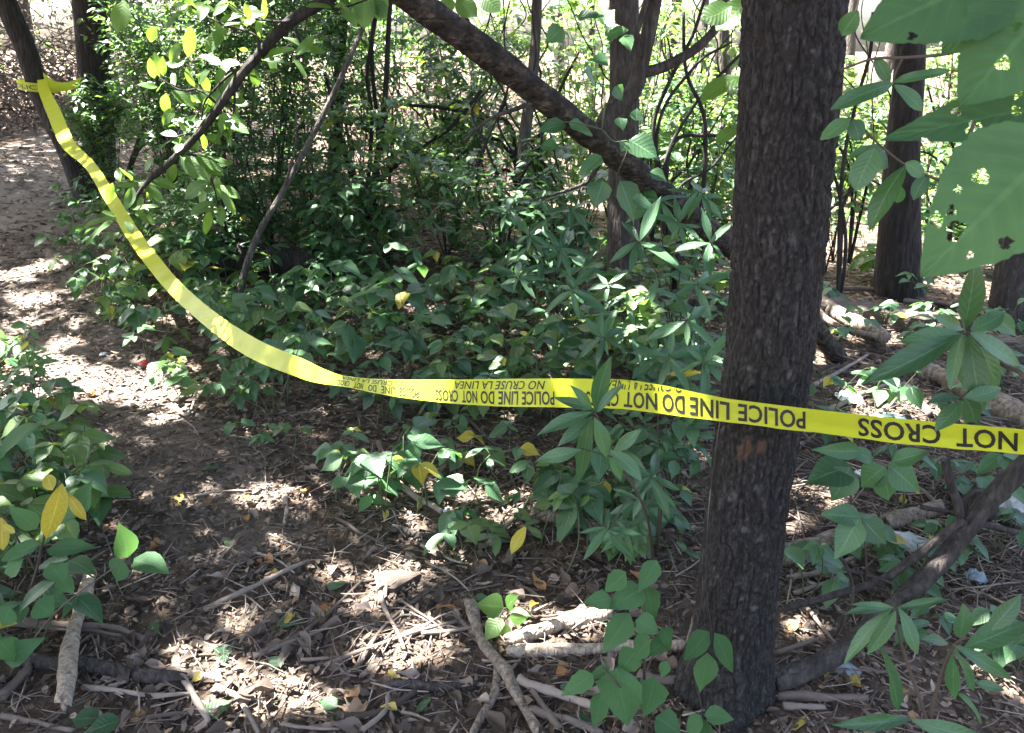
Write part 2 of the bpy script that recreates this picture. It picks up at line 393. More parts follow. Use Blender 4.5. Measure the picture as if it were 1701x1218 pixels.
def leaf_mesh(kind, i, mat):
    k = (kind, i, mat)
    if k not in MESHC:
        V, q, uv = PROTO[kind][i]; MESHC[k] = MB().add(V, q, uv).mesh('leaf_'+kind, mat)
    return MESHC[k]
def frame(p, d, nrm, L, wscale=1.0):
    y = unit(d); z = np.asarray(nrm, float)-y*np.dot(nrm, y)
    if np.linalg.norm(z) < 1e-4: z = np.cross(y, NV(1, .3, .2))
    z = unit(z); x = np.cross(y, z)
    m = np.eye(4); m[:3, 0] = x*L*wscale; m[:3, 1] = y*L; m[:3, 2] = z*L; m[:3, 3] = p
    return m
def join_leaves(kind, mats, mat, name, parent, base, rnd=None):
    mats = np.asarray(mats); b = MB(); pr = PROTO[kind]; which = RNG.integers(0, len(pr), len(mats))
    r = RNG.uniform(0, 1, len(mats)) if rnd is None else rnd
    for i, (V, q, uv) in enumerate(pr):
        ms = mats[which == i]
        if not len(ms): continue
        VV = np.einsum('nij,vj->nvi', ms[:, :3, :3], V)+ms[:, None, :3, 3]
        off = (np.arange(len(ms))*len(V))[:, None, None]
        b.add(VV.reshape(-1, 3), (q[None]+off).reshape(-1, q.shape[1]), np.tile(uv, (len(ms), 1)), np.repeat(r[which == i], len(V)))
    o = link(name, b.mesh(name, mat, base), parent, None if parent is not None else tuple(base))
    return o
def put_leaves(root, kind, mats, mat, joinmat='fol', limit=300, name='leaf', old=.014):
    """each leaf a part of its plant; past the limit the smallest are joined"""
    base = np.array(root.location); mats = list(mats)
    if len(mats) > limit:
        A = np.array(mats); px, py, dep = proj(A[:, :3, 3]); s = np.linalg.norm(A[:, :3, 1], axis=1)/np.maximum(dep, .1)
        vis = (px > -40) & (px < PW+40) & (py > -40) & (py < PH+40) & (dep > 0)
        o = np.argsort(-(s*np.where(vis, 1, .01))); rest = [mats[i] for i in o[limit:]]; mats = [mats[i] for i in o[:limit]]
        f = join_leaves('low', rest, joinmat, 'foliage', root, base); f['kind'] = 'stuff'
    np_ = len(PROTO[kind])
    for m in mats:
        o = bpy.data.objects.new(name, leaf_mesh(kind, int(RNG.integers(np_)), mat if mat == 'leaf_yellow' or U(0, 1) > old else 'leaf_yellow')); COL.objects.link(o); o.parent = root
        m = m.copy(); m[:3, 3] -= base; o.matrix_basis = Matrix(m.tolist())

def add_tube(b, pts, r0, r1, seg=5, n=None, rough=0.0, r=None):
    n = n or max(3, 2*len(pts)); P = spline(pts, n); V, f, uv = tube(P, np.linspace(r0, r1, n), seg, rough)
    return b.add(V, f, uv, r)

# ------------------------------------------------------------------ ground and path
def build_ground():
    def axis(lo, hi, fine, c, e):
        t = np.linspace(-1, 1, fine); return c+np.sign(t)*np.abs(t)**e*np.where(t < 0, c-lo, hi-c)
    xs = axis(-220, 220, 230, 0.0, 4.2); ys = axis(-60, 300, 230, 2.5, 4.0)
    X, Y = np.meshgrid(xs, ys); Z = hz(X, Y)
    nx = len(xs); i, j = np.meshgrid(np.arange(len(ys)-1), np.arange(nx-1), indexing='ij')
    a = (i*nx+j).ravel(); q = np.stack([a, a+1, a+1+nx, a+nx], 1)
    o = link('ground', MB().add(np.stack([X, Y, Z], -1).reshape(-1, 3), q).mesh('ground', 'soil')); tag(o, 'brown forest floor of soil under the leaf litter', 'ground', kind='structure')
build_ground()
PATH = spline([G(x, y) for x, y in ((40, 205), (30, 260), (25, 330), (30, 430), (70, 530), (180, 645), (320, 780), (430, 920))], 60)
PATHW = np.interp(np.linspace(0, 1, 60), [0, .3, .6, .8, 1], [1.7, .85, .36, .28, .2])
def on_path(x, y):
    x = np.asarray(x); y = np.asarray(y)
    d = np.sqrt((x[..., None]-PATH[:, 0])**2+(y[..., None]-PATH[:, 1])**2)/PATHW
    return d.min(-1)
def build_path():
    T = np.gradient(PATH[:, :2], axis=0); T /= np.linalg.norm(T, axis=1)[:, None]; Nn = np.stack([-T[:, 1], T[:, 0]], 1)
    k = 13; rows = []
    for i in range(60):
        wob = [1+.22*math.sin(i*.9+1)+.12*math.sin(i*2.3), 1+.2*math.sin(i*.7+4)+.14*math.sin(i*1.9)]
        for u in np.linspace(-1, 1, k):
            p = PATH[i, :2]+Nn[i]*u*PATHW[i]*wob[0 if u < 0 else 1]
            rows.append((p[0], p[1], hz(p[0], p[1])+.003*(1-u*u)+.001))
    V = np.array(rows); a = (np.arange(59)[:, None]*k+np.arange(k-1)).ravel(); q = np.stack([a, a+1, a+k+1, a+k], 1)
    o = link('dirt_path', MB().add(V, q).mesh('dirt_path', 'path')); tag(o, 'bare trodden dirt path winding between the plants', 'path', kind='structure')
build_path()

# ------------------------------------------------------------------ tree trunks
TREES = []      # (root, x, y) for the crowns overhead
def grow_up(pts, r, top=7.0, n=3):
    """carry a trunk on above the picture to the crown"""
    pts = [np.asarray(p, float) for p in pts]; r = list(r); d = unit(pts[-1]-pts[-2]); p = pts[-1]
    while p[2] < top:
        d = unit(d*.75+NV(0, 0, .25)); p = p+d*1.1; pts.append(p); r.append(r[-1]*.92)
    return pts, r
def trunk(name, label, pts, r, mat, seg=18, rough=.05, group=None, top=6.5, crown=True, limbs=(), cat='tree', n=None, sub='trunk'):
    base = np.asarray(pts[0], float).copy()
    if crown: pts, r = grow_up(pts, r, top)
    n = n or 8*len(pts); P = spline(pts, n)
    R = np.interp(np.linspace(0, 1, n), np.linspace(0, 1, len(r)), r)
    root = thing(name, label, cat, base, group)
    V, f, uv = tube(P, R, seg, rough); link(sub, MB().add(V, f, uv).mesh(sub, mat, base), root)
    for lp, l0, l1 in limbs:
        b = MB(); add_tube(b, lp, l0, l1, 8, rough=.06, n=6*len(lp)); link('limb', b.mesh('limb', mat, base), root)
    if crown: TREES.append((root, P[-1][0], P[-1][1]))
    return root

def main_tree():
    cx = [(1192, 1218), (1203, 1150), (1222, 1000), (1246, 800), (1276, 600), (1294, 400), (1308, 200), (1320, 0)]
    Yb = 1.72
    C = np.array([at(x, y, Yb) for x, y in cx]); C = np.vstack([C[0]+(C[0]-C[1])*.9, C]); C[0, 2] = -.06
    p, _ = grow_up(list(C), [1]*len(C), 7.5)
    zs = np.array([q[2] for q in p]); 
    rr = np.interp(zs, [-.1, .02, .12, .3, .6, .9, 1.2, 1.6, 2.2, 7], [.135, .114, .100, .093, .089, .090, .091, .092, .092, .07])
    nz, seg = 620, 220
    # dense rings in view, few above
    zt = np.concatenate([np.linspace(zs[0], 2.15, 560), np.linspace(2.25, zs[-1], 60)])
    P = np.stack([np.interp(zt, zs, [q[0] for q in p]), np.interp(zt, zs, [q[1] for q in p]), zt], 1)
    R = np.interp(zt, zs, rr); th = np.arange(seg)*2*math.pi/seg
    # flaky bark: upright plates parted by fissures, stepped flakes on the plates
    A, Z = np.meshgrid(th*.105, zt); rng = np.random.default_rng(5); circ = 2*math.pi*.105
    def vn(w, h, seed, warp=0.0):
        per = max(3, int(round(circ/w))); u = A/circ*per+warp; v = (Z+1)/h; g = np.random.default_rng(seed).uniform(0, 1, (per, 4000))
        iu, iv = np.floor(u).astype(int), np.floor(v).astype(int); fu, fv = u-iu, v-iv; fu = fu*fu*(3-2*fu); fv = fv*fv*(3-2*fv)
        a, b_, c, d = g[iu % per, iv % 4000], g[(iu+1) % per, iv % 4000], g[iu % per, (iv+1) % 4000], g[(iu+1) % per, (iv+1) % 4000]
        return (a*(1-fu)+b_*fu)*(1-fv)+(c*(1-fu)+d*fu)*fv
    w1 = vn(.05, .06, 1)*2; w2 = vn(.02, .025, 2)
    n1 = vn(.015, .060, 3, w1*.45); n1b = vn(.012, .024, 4, w2*.6); n2 = vn(.010, .020, 5, w2); n3 = vn(.0045, .009, 6); n4 = vn(.0028, .004, 7)
    crack = sstep(.02, .30, np.abs(2*n1-1))*(.4+.6*sstep(.0, .24, np.abs(2*n1b-1)))
    flake = np.floor(n2*4+n3*.6)/4
    H = .0088*crack*(.45+.55*flake)+.0020*n3+.0010*n4
    cell = np.clip(.75*flake+.35*n3-.05, 0, 1)*crack
    flare = np.clip((.30-Z)/.3, 0, 1)**2*.018*np.cos(4*th+.6)[None]
    # the bare wound on the side facing the path
    wp = at(1225, 752, Yb-.11); wz = wp[2]
    ia = np.argmin(np.abs(zt-wz)); ang = math.atan2(wp[1]-P[ia, 1], wp[0]-P[ia, 0]) % (2*math.pi)
    da = (th-ang+math.pi) % (2*math.pi)-math.pi
    RR = R[:, None]+H+flare
    V = np.stack([P[:, None, 0]+RR*np.cos(th), P[:, None, 1]+RR*np.sin(th), Z], -1).reshape(-1, 3)
    nr = len(zt); a = (np.arange(nr-1)[:, None]*seg+np.arange(seg)).ravel(); b = (np.arange(nr-1)[:, None]*seg+(np.arange(seg)+1) % seg).ravel()
    q = np.stack([a, b, b+seg, a+seg], 1)
    base = NV(C[0][0], C[0][1], 0)
    root = thing('tree', 'large tree with dark scaly bark that the tape passes across', 'tree', base)
    tr = link('trunk', MB().add(V, q, None, cell.ravel()).mesh('trunk', 'bark_main', base), root)
    # bare inner bark and lichen, coloured on the bark itself
    def spots(name, L, soft):
        m = np.zeros(A.shape)
        for px, py, w, h in L:
            c = at(px, py, Yb-.10); xo = (px-np.interp(py, [v[1] for v in cx][::-1], [v[0] for v in cx][::-1]))/F*(Yb-.02)
            a0 = -math.pi/2+math.asin(np.clip(xo/np.interp(c[2], zs, rr), -.95, .95))
            da = ((th[None]-a0+math.pi) % (2*math.pi)-math.pi)*.1
            m = np.maximum(m, 1-np.sqrt((da/w)**2+((Z-c[2])/h)**2))
        a_ = tr.data.attributes.new(name, 'FLOAT', 'POINT'); a_.data.foreach_set('value', np.clip((m*1.6+(n2+n3+n4)*.62-soft)*np.clip(m*6+(.12 if name == 'lichen' else 0), 0, 1), 0, 1).astype(np.float32).ravel())
    spots('wound', [(1218, 752, .020, .040), (1240, 745, .016, .030), (1207, 765, .012, .028)], 1.05)
    spots('lichen', [(1195, 838, .02, .022), (1212, 882, .02, .016), (1241, 898, .014, .012), (1165, 965, .01, .012), (1226, 620, .013, .010), (1187, 735, .01, .014), (1232, 815, .012, .014), (1240, 560, .012, .02), (1180, 690, .01, .015), (1230, 1010, .016, .012), (1290, 400, .015, .02)], 1.25)
    TREES.append((root, P[-1][0], P[-1][1]))
    return C
MAINC = main_tree()

def ats(l, Y):
    return [at(x, y, Y if not isinstance(Y, (list, tuple)) else Y[i]) for i, (x, y) in enumerate(l)]
def onto(p, z=-.05):
    p = np.asarray(p).copy(); p[2] = hz(p[0], p[1])+z; return p

def upright(name, label, l, Y, wpx, mat, group=None, **k):
    """a standing trunk through photo points, bottom first; width in photo pixels"""
    pts = ats(l, Y); b = onto(pts[0]); 
    if pts[0][2] > b[2]+.03: pts = [b]+pts; wpx = [wpx[0]*1.12]+list(wpx)
    else: pts[0][2] = b[2]
    Yv = pts[0][1]
    return trunk(name, label, pts, [w*float(proj(p)[2])/F/2*.86 for w, p in zip(wpx, pts)], mat, group=group, **k)
upright('tree', 'upright dark furrowed trunk beside the leaning tree far along the path', [(168, 372), (165, 250), (156, 120), (148, 0)], 8.0, [64, 58, 58, 60], 'bark_dark')
upright('tree', 'leaning dark trunk wrapped with tape far along the path', [(140, 318), (112, 250), (72, 165), (42, 80), (10, 5)], 7.6, [46, 38, 37, 38, 40], 'bark_dark', crown=True)
upright('tree', 'grey trunk standing straight behind the leaning dead log', [(1036, 575), (1036, 430), (1036, 250), (1037, 100), (1036, 0)], 4.55, [70, 62, 58, 58, 58], 'bark_limb')
upright('tree', 'thick furrowed trunk tapering upwards behind the old timber', [(1490, 492), (1493, 400), (1500, 250), (1510, 120), (1516, 0)], 5.6, [92, 78, 64, 58, 54], 'bark_dark')
upright('tree', 'reddish brown trunk behind the near sprig of long leaves', [(1675, 545), (1688, 440), (1712, 300), (1735, 150), (1755, 0)], 4.9, [88, 72, 66, 62, 60], 'bark_limb')
upright('tree', 'slim pale straight trunk close beside the big scaly trunk', [(1213, 395), (1210, 250), (1205, 120), (1200, 0)], 8.6, [26, 24, 22, 20], 'bark_grey')
upright('tree', 'slim crooked grey trunk under the leaning dead log', [(888, 372), (870, 300), (872, 230), (884, 130), (890, 60), (892, 0)], 6.1, [26, 26, 24, 22, 20, 20], 'bark_grey')
upright('tree', 'dark slender trunk standing next to the many-stemmed sapling', [(556, 398), (554, 300), (560, 180), (566, 90), (572, 0)], 8.0, [30, 28, 25, 20, 18], 'bark_dark')
upright('tree', 'very thin dark trunk in the shrubs near the leafy hanging branch', [(470, 385), (466, 250), (474, 120), (470, 0)], 8.6, [13, 12, 11, 10], 'bark_dark')
for x, w, Y in ((700, 14, 15), (745, 18, 19), (812, 11, 14), (960, 15, 13), (985, 12, 17), (1100, 18, 15), (1150, 12, 12), (1175, 16, 18), (1395, 15, 13), (1420, 22, 17), (1560, 14, 12), (1600, 22, 16), (1660, 16, 19), (640, 16, 20), (930, 20, 21), (1350, 15, 20), (230, 20, 17), (330, 16, 19), (20, 24, 16), (85, 18, 19), (420, 16, 18)):
    b = at(x, 300, Y); lean = U(-40, 40)
    trunk('tree', 'thin bare trunk in the bright woods beyond the undergrowth', [onto(b), b+NV(lean*.004, 0, 1.2), b+NV(lean*.009+U(-.1, .1), 0, 2.6), b+NV(lean*.012, 0, 4)], [w*Y/F/2*k for k in (1.15, 1, .9, .8)], 'bark_grey' if U(0, 1) < .4 else 'bark_dark', seg=8, group='thin trunks in the far woods', crown=False)

# leaning dead log with its side branches
def leaning():
    l = [(600, -75), (690, 5), (800, 82), (950, 200), (1100, 320), (1205, 405), (1300, 470)]
    Y = [2.75, 2.85, 3.0, 3.2, 3.45, 3.65, 3.85]; pts = ats(l, Y); pts = [pts[0]*2-pts[1]+NV(-.4, -.1, .35)]+pts
    w = [40, 40, 43, 44, 40, 37, 35, 30]; Yv = [2.65]+Y
    e = onto(at(1400, 545, 4.3), .0); pts.append(e); w.append(34); Yv.append(4.1)
    base = pts[-1].copy(); root = thing('leaning_log', 'long dead log leaning diagonally behind the big scaly trunk', 'log', base)
    n = 110; P = spline(pts, n); R = np.interp(np.linspace(0, 1, n), np.linspace(0, 1, len(w)), [a*b/F/2 for a, b in zip(w, Yv)])
    V, f, uv = tube(P, R, 28, .07)
    jit = np.random.default_rng(3).normal(0, 1, len(V)); V = V+(.0018*jit)[:, None]*NV(1, 1, 1)
    link('log', MB().add(V, f, uv).mesh('log', 'dead_leaning', base), root)
    def br(l, Y, w0, w1):
        p = ats(l, Y); b = MB(); add_tube(b, p, w0*Y/F/2, w1*Y/F/2, 9, 7*len(p), .08); link('branch', b.mesh('branch', 'bark_limb', base), root)
    br([(1000, 225), (1012, 190), (1050, 155), (1064, 110), (1078, 50), (1092, -20)], 3.28, 32, 22)
    br([(1064, 122), (1100, 112), (1150, 85), (1190, 45), (1205, 0)], 3.28, 18, 12)
    br([(1062, 95), (1058, 60), (1068, 20), (1080, -20)], 3.24, 10, 8)
    br([(1072, 110), (1083, 70), (1078, 40)], 3.3, 8, 5)
    br([(900, 165), (860, 180), (810, 200), (770, 235)], 3.1, 9, 4)
    br([(1010, 240), (985, 290), (960, 310), (880, 335)], 3.35, 9, 4)
leaning()
# thin leaning pole
p = ats([(378, 482), (420, 410), (470, 318), (530, 205), (575, 110), (605, 40), (640, -60)], [4.9, 5.0, 5.15, 5.35, 5.5, 5.65, 5.8]); p[0] = onto(p[0], -.02)
root = thing('leaning_pole', 'thin pale dead stem leaning up through the leafy shrubs', 'dead stem', p[0])
b = MB(); add_tube(b, p, .022, .014, 9, 50, .12); link('stem', b.mesh('stem', 'bark_grey', p[0]), root)
b = MB(); add_tube(b, [p[2], p[2]+NV(.1, 0, .25), p[2]+NV(.13, .02, .5)], .010, .004, 6, 12, .05); link('side_twig', b.mesh('side_twig', 'bark_grey', p[0]), root)

# many-stemmed sapling and small bare saplings
def multistem(name, label, base, stems, Y, mat='bark_dark', group=None, cat='sapling'):
    base = onto(base, -.03); root = thing(name, label, cat, base, group)
    for l, w0, w1 in stems:
        p = [base]+ats(l, Y); b = MB(); add_tube(b, p, w0*Y/F/2, w1*Y/F/2, 7, 7*len(p), .07); link('stem', b.mesh('stem', mat, base), root)
    return root
multistem('sapling', 'dark sapling with many stems fanning up from one base', at(607, 415, 6.7), [
 ([(605, 380), (598, 330), (575, 250), (562, 210), (540, 120)], 13, 6), ([(612, 370), (622, 300), (632, 230), (640, 160), (645, 60), (650, -20)], 14, 7),
 ([(618, 330), (640, 290), (690, 250), (750, 210), (800, 150)], 12, 6), ([(600, 360), (582, 290), (570, 255)], 9, 5), ([(628, 400), (625, 330), (627, 220), (618, 100), (622, -20)], 8, 6),
 ([(640, 360), (680, 345), (700, 325)], 6, 3), ([(612, 300), (618, 200), (610, 120), (625, 30)], 8, 5)], 6.7)
multistem('sapling', 'crooked bare sapling with drooping arms beyond the leaning log', at(880, 390, 7.0), [
 ([(862, 340), (850, 215), (800, 195), (740, 180), (680, 175)], 11, 5), ([(866, 300), (830, 235), (790, 240), (755, 268)], 8, 4), ([(872, 260), (905, 215), (930, 150), (965, 80)], 9, 4), ([(850, 290), (815, 300), (790, 330), (760, 350)], 7, 3)], 7.0)
multistem('sapling', 'bare twiggy sapling between the grey trunk and the scaly trunk', at(1120, 480, 5.4), [
 ([(1115, 420), (1108, 330), (1085, 220), (1110, 140), (1150, 60), (1170, 0)], 9, 5), ([(1130, 400), (1165, 330), (1170, 200), (1140, 120), (1135, 20)], 10, 5),
 ([(1100, 300), (1150, 180), (1230, 90), (1260, 60)], 7, 4), ([(1110, 260), (1175, 225), (1215, 240)], 8, 5), ([(1090, 235), (1150, 115), (1215, 70)], 7, 4), ([(1120, 330), (1180, 280), (1225, 225)], 6, 3)], 5.4)
multistem('sapling', 'thin arching bare sapling between the scaly trunk and the furrowed trunk', at(1400, 470, 5.2), [
 ([(1395, 420), (1400, 340), (1440, 300), (1480, 320)], 6, 3), ([(1405, 400), (1385, 290), (1360, 270)], 7, 4), ([(1398, 350), (1370, 360), (1420, 310), (1440, 290)], 5, 2), ([(1398, 300), (1420, 180), (1445, 90), (1450, 20)], 7, 5)], 5.2)
multistem('sapling', 'dark thin sapling against the bright leaves beside the big holed leaves', at(1585, 400, 6.4), [
 ([(1580, 340), (1588, 280), (1600, 200), (1640, 110)], 9, 4), ([(1580, 300), (1550, 260), (1520, 250)], 5, 3), ([(1585, 260), (1560, 210), (1540, 140)], 6, 3)], 6.4)
multistem('sapling', 'bare sapling leaning out over the path from the dark trunk', at(205, 370, 7.2), [
 ([(215, 280), (240, 200), (250, 120), (230, 20)], 8, 4), ([(230, 250), (300, 210), (340, 150)], 6, 3)], 7.2)

# ------------------------------------------------------------------ police tape
# edge A (the upper edge at the right) and edge B, as photo points, distance, and the share of the width folded away
KN = [((2150, 752), (2150, 800), 1.36, 1.36, .36), ((1900, 733), (1900, 777), 1.42, 1.42, .36), ((1701, 714), (1701, 756), 1.46, 1.46, .36), ((1474, 694), (1474, 734), 1.50, 1.50, .36),
 ((1250, 668), (1250, 706), 1.535, 1.53, .36), ((1180, 657), (1180, 698), 1.57, 1.56, .34), ((1100, 640), (1100, 688), 1.66, 1.64, .22), ((1030, 631), (1030, 679), 1.75, 1.74, .06),
 ((930, 629), (930, 677), 1.86, 1.84, 0), ((800, 630), (800, 674), 2.02, 2.00, 0), ((700, 631), (700, 665), 2.16, 2.13, 0), ((630, 630), (628, 654), 2.26, 2.23, 0),
 ((572, 624), (568, 642), 2.35, 2.33, 0), ((540, 614), (532, 637), 2.42, 2.40, 0), ((505, 597), (495, 627), 2.50, 2.47, 0), ((428, 564), (412, 593), 2.70, 2.68, 0), ((358, 519), (340, 541), 3.0, 3.0, 0),
 ((300, 469), (278, 484), 3.45, 3.45, 0), ((262, 424), (236, 432), 3.85, 3.85, 0), ((231, 383), (206, 388), 4.3, 4.3, 0), ((192, 322), (172, 330), 4.95, 4.95, 0), ((158, 271), (141, 279), 5.6, 5.6, 0),
 ((124, 235), (102, 243), 6.15, 6.15, 0), ((100, 182), (78, 190), 6.75, 6.75, 0), ((82, 148), (64, 152), 7.15, 7.15, 0), ((78, 131), (62, 134), 7.36, 7.36, 0)]
def build_tape():
    n = 560
    K = np.array([list(at(*a, ya))+list(at(*b_, yb))+[v] for a, b_, ya, yb, v in KN])
    S = spline(K, n)
    A, B, vf = S[:, :3].copy(), S[:, 3:6].copy(), np.clip(S[:, 6], 0, .4)
    C = (A+B)/2; s = np.concatenate([[0], np.cumsum(np.linalg.norm(np.diff(C, axis=0), axis=1))])
    cpx = np.array([proj(c)[0] for c in C])
    bulge = 0*cpx
    nrm = np.cross(np.gradient(C, axis=0), B-A); nrm /= np.linalg.norm(nrm, axis=1)[:, None]
    def surf(si, v, off=0.0):
        """point of the film at length si and width share v"""
        a = np.stack([np.interp(si, s, A[:, k]) for k in range(3)], -1); b_ = np.stack([np.interp(si, s, B[:, k]) for k in range(3)], -1)
        nn = np.stack([np.interp(si, s, nrm[:, k]) for k in range(3)], -1); f = np.interp(si, s, vf)
        w = (v-f)/(1-f); bul = np.interp(si, s, bulge)*4*w*(1-w); w = np.asarray(w)[..., None]
        rip = .0012*np.sin(si*55)+.0035*np.sin(si*19+1.3)*(np.asarray(v)-.4)+.0006*np.sin(si*120)+.0025*np.sin(si*33+2)*(np.asarray(v)-.5)
        return a*(1-w)+b_*w+np.asarray(bul)[..., None]*NV(0, -.35, -1)+nn*(np.asarray(rip)+off)[..., None]
    base = np.array(C[0]); root = thing('police_tape', 'yellow warning tape strung across the undergrowth and sweeping up to the leaning trunk', 'tape', base)
    m = 11; V = []; uv = []
    for v in np.linspace(0, 1, m):
        vv = vf+(1-vf)*v; V.append(surf(s, vv)); uv.append(np.stack([s, np.full(n, v)], 1))
    V = np.concatenate(V); uv = np.concatenate(uv)
    i, j = np.meshgrid(np.arange(m-1), np.arange(n-1), indexing='ij'); a = (i*n+j).ravel(); q = np.stack([a, a+1, a+n+1, a+n], 1)
    b = MB().add(V, q, uv); link('film', b.mesh('film', 'tape', base), root)
    # the part folded down behind the print
    k = np.where(vf > .02)[0]; k = np.arange(k[0], k[-1]); fl = []
    side = np.sign(np.dot(nrm[60], C[60]-NV(0, 0, CAMZ)))
    for t in np.linspace(0, 1, 4):
        w = t*vf[k]/(1-vf[k]); p = A[k]*(1-w[:, None])+B[k]*w[:, None]+nrm[k]*side*(.004+.004*np.sin(t*3))[None] if False else A[k]*(1-w[:, None])+B[k]*w[:, None]+nrm[k]*side*(.0045 if t > 0 else .001)
        fl.append(p)
    nk = len(k); i, j = np.meshgrid(np.arange(3), np.arange(nk-1), indexing='ij'); a = (i*nk+j).ravel()
    link('folded_edge', MB().add(np.concatenate(fl), np.stack([a, a+1, a+nk+1, a+nk], 1), np.tile(np.stack([s[k], s[k]*0], 1), (4, 1))).mesh('folded_edge', 'tape', base), root)
    # print
    def s_at(px):
        o = np.argsort(cpx); return float(np.interp(px, cpx[o], s[o]))
    def words(text, p0, p1, v0, v1, shear=0.0, bold=0.0, back=1.0):
        cu = bpy.data.curves.new('words', 'FONT'); cu.body = text; cu.size = 1.0; cu.shear = shear; cu.offset = bold; cu.resolution_u = 3; cu.space_character = 1.04
        to = bpy.data.objects.new('words', cu); COL.objects.link(to); bpy.context.view_layer.update()
        me = bpy.data.meshes.new_from_object(to.evaluated_get(bpy.context.evaluated_depsgraph_get())); bpy.data.objects.remove(to)
        import bmesh
        bm = bmesh.new(); bm.from_mesh(me); bmesh.ops.triangulate(bm, faces=bm.faces[:]); bmesh.ops.subdivide_edges(bm, edges=bm.edges[:], cuts=1, use_grid_fill=True); bmesh.ops.triangulate(bm, faces=bm.faces[:])
        co = np.array([v_.co[:] for v_ in bm.verts]); fc = (bm.verts.index_update(), np.array([[v_.index for v_ in f_.verts] for f_ in bm.faces]))[1]; bm.free(); bpy.data.meshes.remove(me)
        x0, x1 = co[:, 0].min(), co[:, 0].max(); cap = co[:, 1].max()
        ss = s_at(p0)+(co[:, 0]-x0)/(x1-x0)*(s_at(p1)-s_at(p0)); vv = v0+(co[:, 1]/cap)*(v1-v0)
        lim = np.interp(ss, s, vf)+.01; ok = (vv >= lim); fc = fc[ok[fc].all(1)] if len(fc) else fc
        P = surf(ss, vv, -side*.0012*back)
        return link('lettering', MB().add(P, fc).mesh('lettering', 'ink', base, smooth=False), root)
    W1 = ('POLICE', 'LINE', 'DO', 'NOT', 'CROSS')
    for row in ((2160, 2030, 2010, 1915, 1880, 1810, 1690, 1588, 1562, 1425), (1338, 1226, 1212, 1146, 1138, 1100, 1091, 1037, 1028, 973), (921, 868, 861, 829, 822, 798, 792, 768, 761, 724), (696, 664, 656, 634, 626, 612, 604, 590, 582, 560), (530, 470, 455, 420, 410, 395, 385, 362, 352, 325)):
        for k, t in enumerate(W1): words(t, row[2*k], row[2*k+1], .46, .93, 0, .022, 1 if row[2*k] > 570 else -1)
    for a_, b_ in ((1150, 1008), (906, 756), (676, 568), (520, 420), (300, 262)): words('NO CRUSE LA LINEA', a_, b_, .08, .38, .28, .010, 1 if a_ > 570 else -1)
    return root
build_tape()
def tape_loop():
    # round the leaning trunk and on to the dark upright trunk
    c = at(66, 143, 7.6); top = [];  rad = .165
    for t in np.linspace(0, 2*math.pi, 26): top.append(c+NV(-.01, 0, 0)+NV(rad*math.sin(t), -rad*math.cos(t), -.02*math.sin(t)))
    root = thing('tape_band', 'yellow tape band tied round the leaning trunk and across to the upright trunk', 'tape', c)
    V = np.vstack([np.array(top)+NV(0, 0, -.037), np.array(top)+NV(0, 0, .037)]); k = len(top); a = np.arange(k-1)
    link('knot_band', MB().add(V, np.stack([a, a+1, a+1+k, a+k], 1), np.stack([np.tile(np.arange(k)*.05, 2), np.repeat([0, 1], k)], 1)).mesh('knot_band', 'tape', c), root)
    L = spline([at(72, 128, 7.45), at(90, 142, 7.5), at(112, 144, 7.6), at(135, 136, 7.72)], 24)
    V = np.vstack([L+NV(0, 0, -.035), L+NV(0, .01, .038)]); a = np.arange(23)
    link('film', MB().add(V, np.stack([a, a+1, a+25, a+24], 1), np.stack([np.tile(np.arange(24)*.03, 2), np.repeat([0, 1], 24)], 1)).mesh('film', 'tape', c), root)
    cu = bpy.data.curves.new('words', 'FONT'); cu.body = 'POLICE'; cu.size = 1; to = bpy.data.objects.new('words', cu); COL.objects.link(to); bpy.context.view_layer.update()
    me = bpy.data.meshes.new_from_object(to.evaluated_get(bpy.context.evaluated_depsgraph_get())); bpy.data.objects.remove(to)
    co = np.array([v.co[:] for v in me.vertices]); fc = [tuple(p_.vertices) for p_ in me.polygons]; bpy.data.meshes.remove(me)
    w = co[:, 0].max(); aa = -1.2+co[:, 0]/w*1.9; r2 = rad+.002
    P = np.stack([c[0]-.01+r2*np.sin(aa), c[1]-r2*np.cos(aa), c[2]-.02*np.sin(aa)-.018+co[:, 1]*.05], 1)
    tri = np.array([(f[0], f[i], f[i+1]) for f in fc for i in range(1, len(f)-1)])
    link('lettering', MB().add(P, tri).mesh('lettering', 'ink', c, smooth=False), root)
tape_loop()

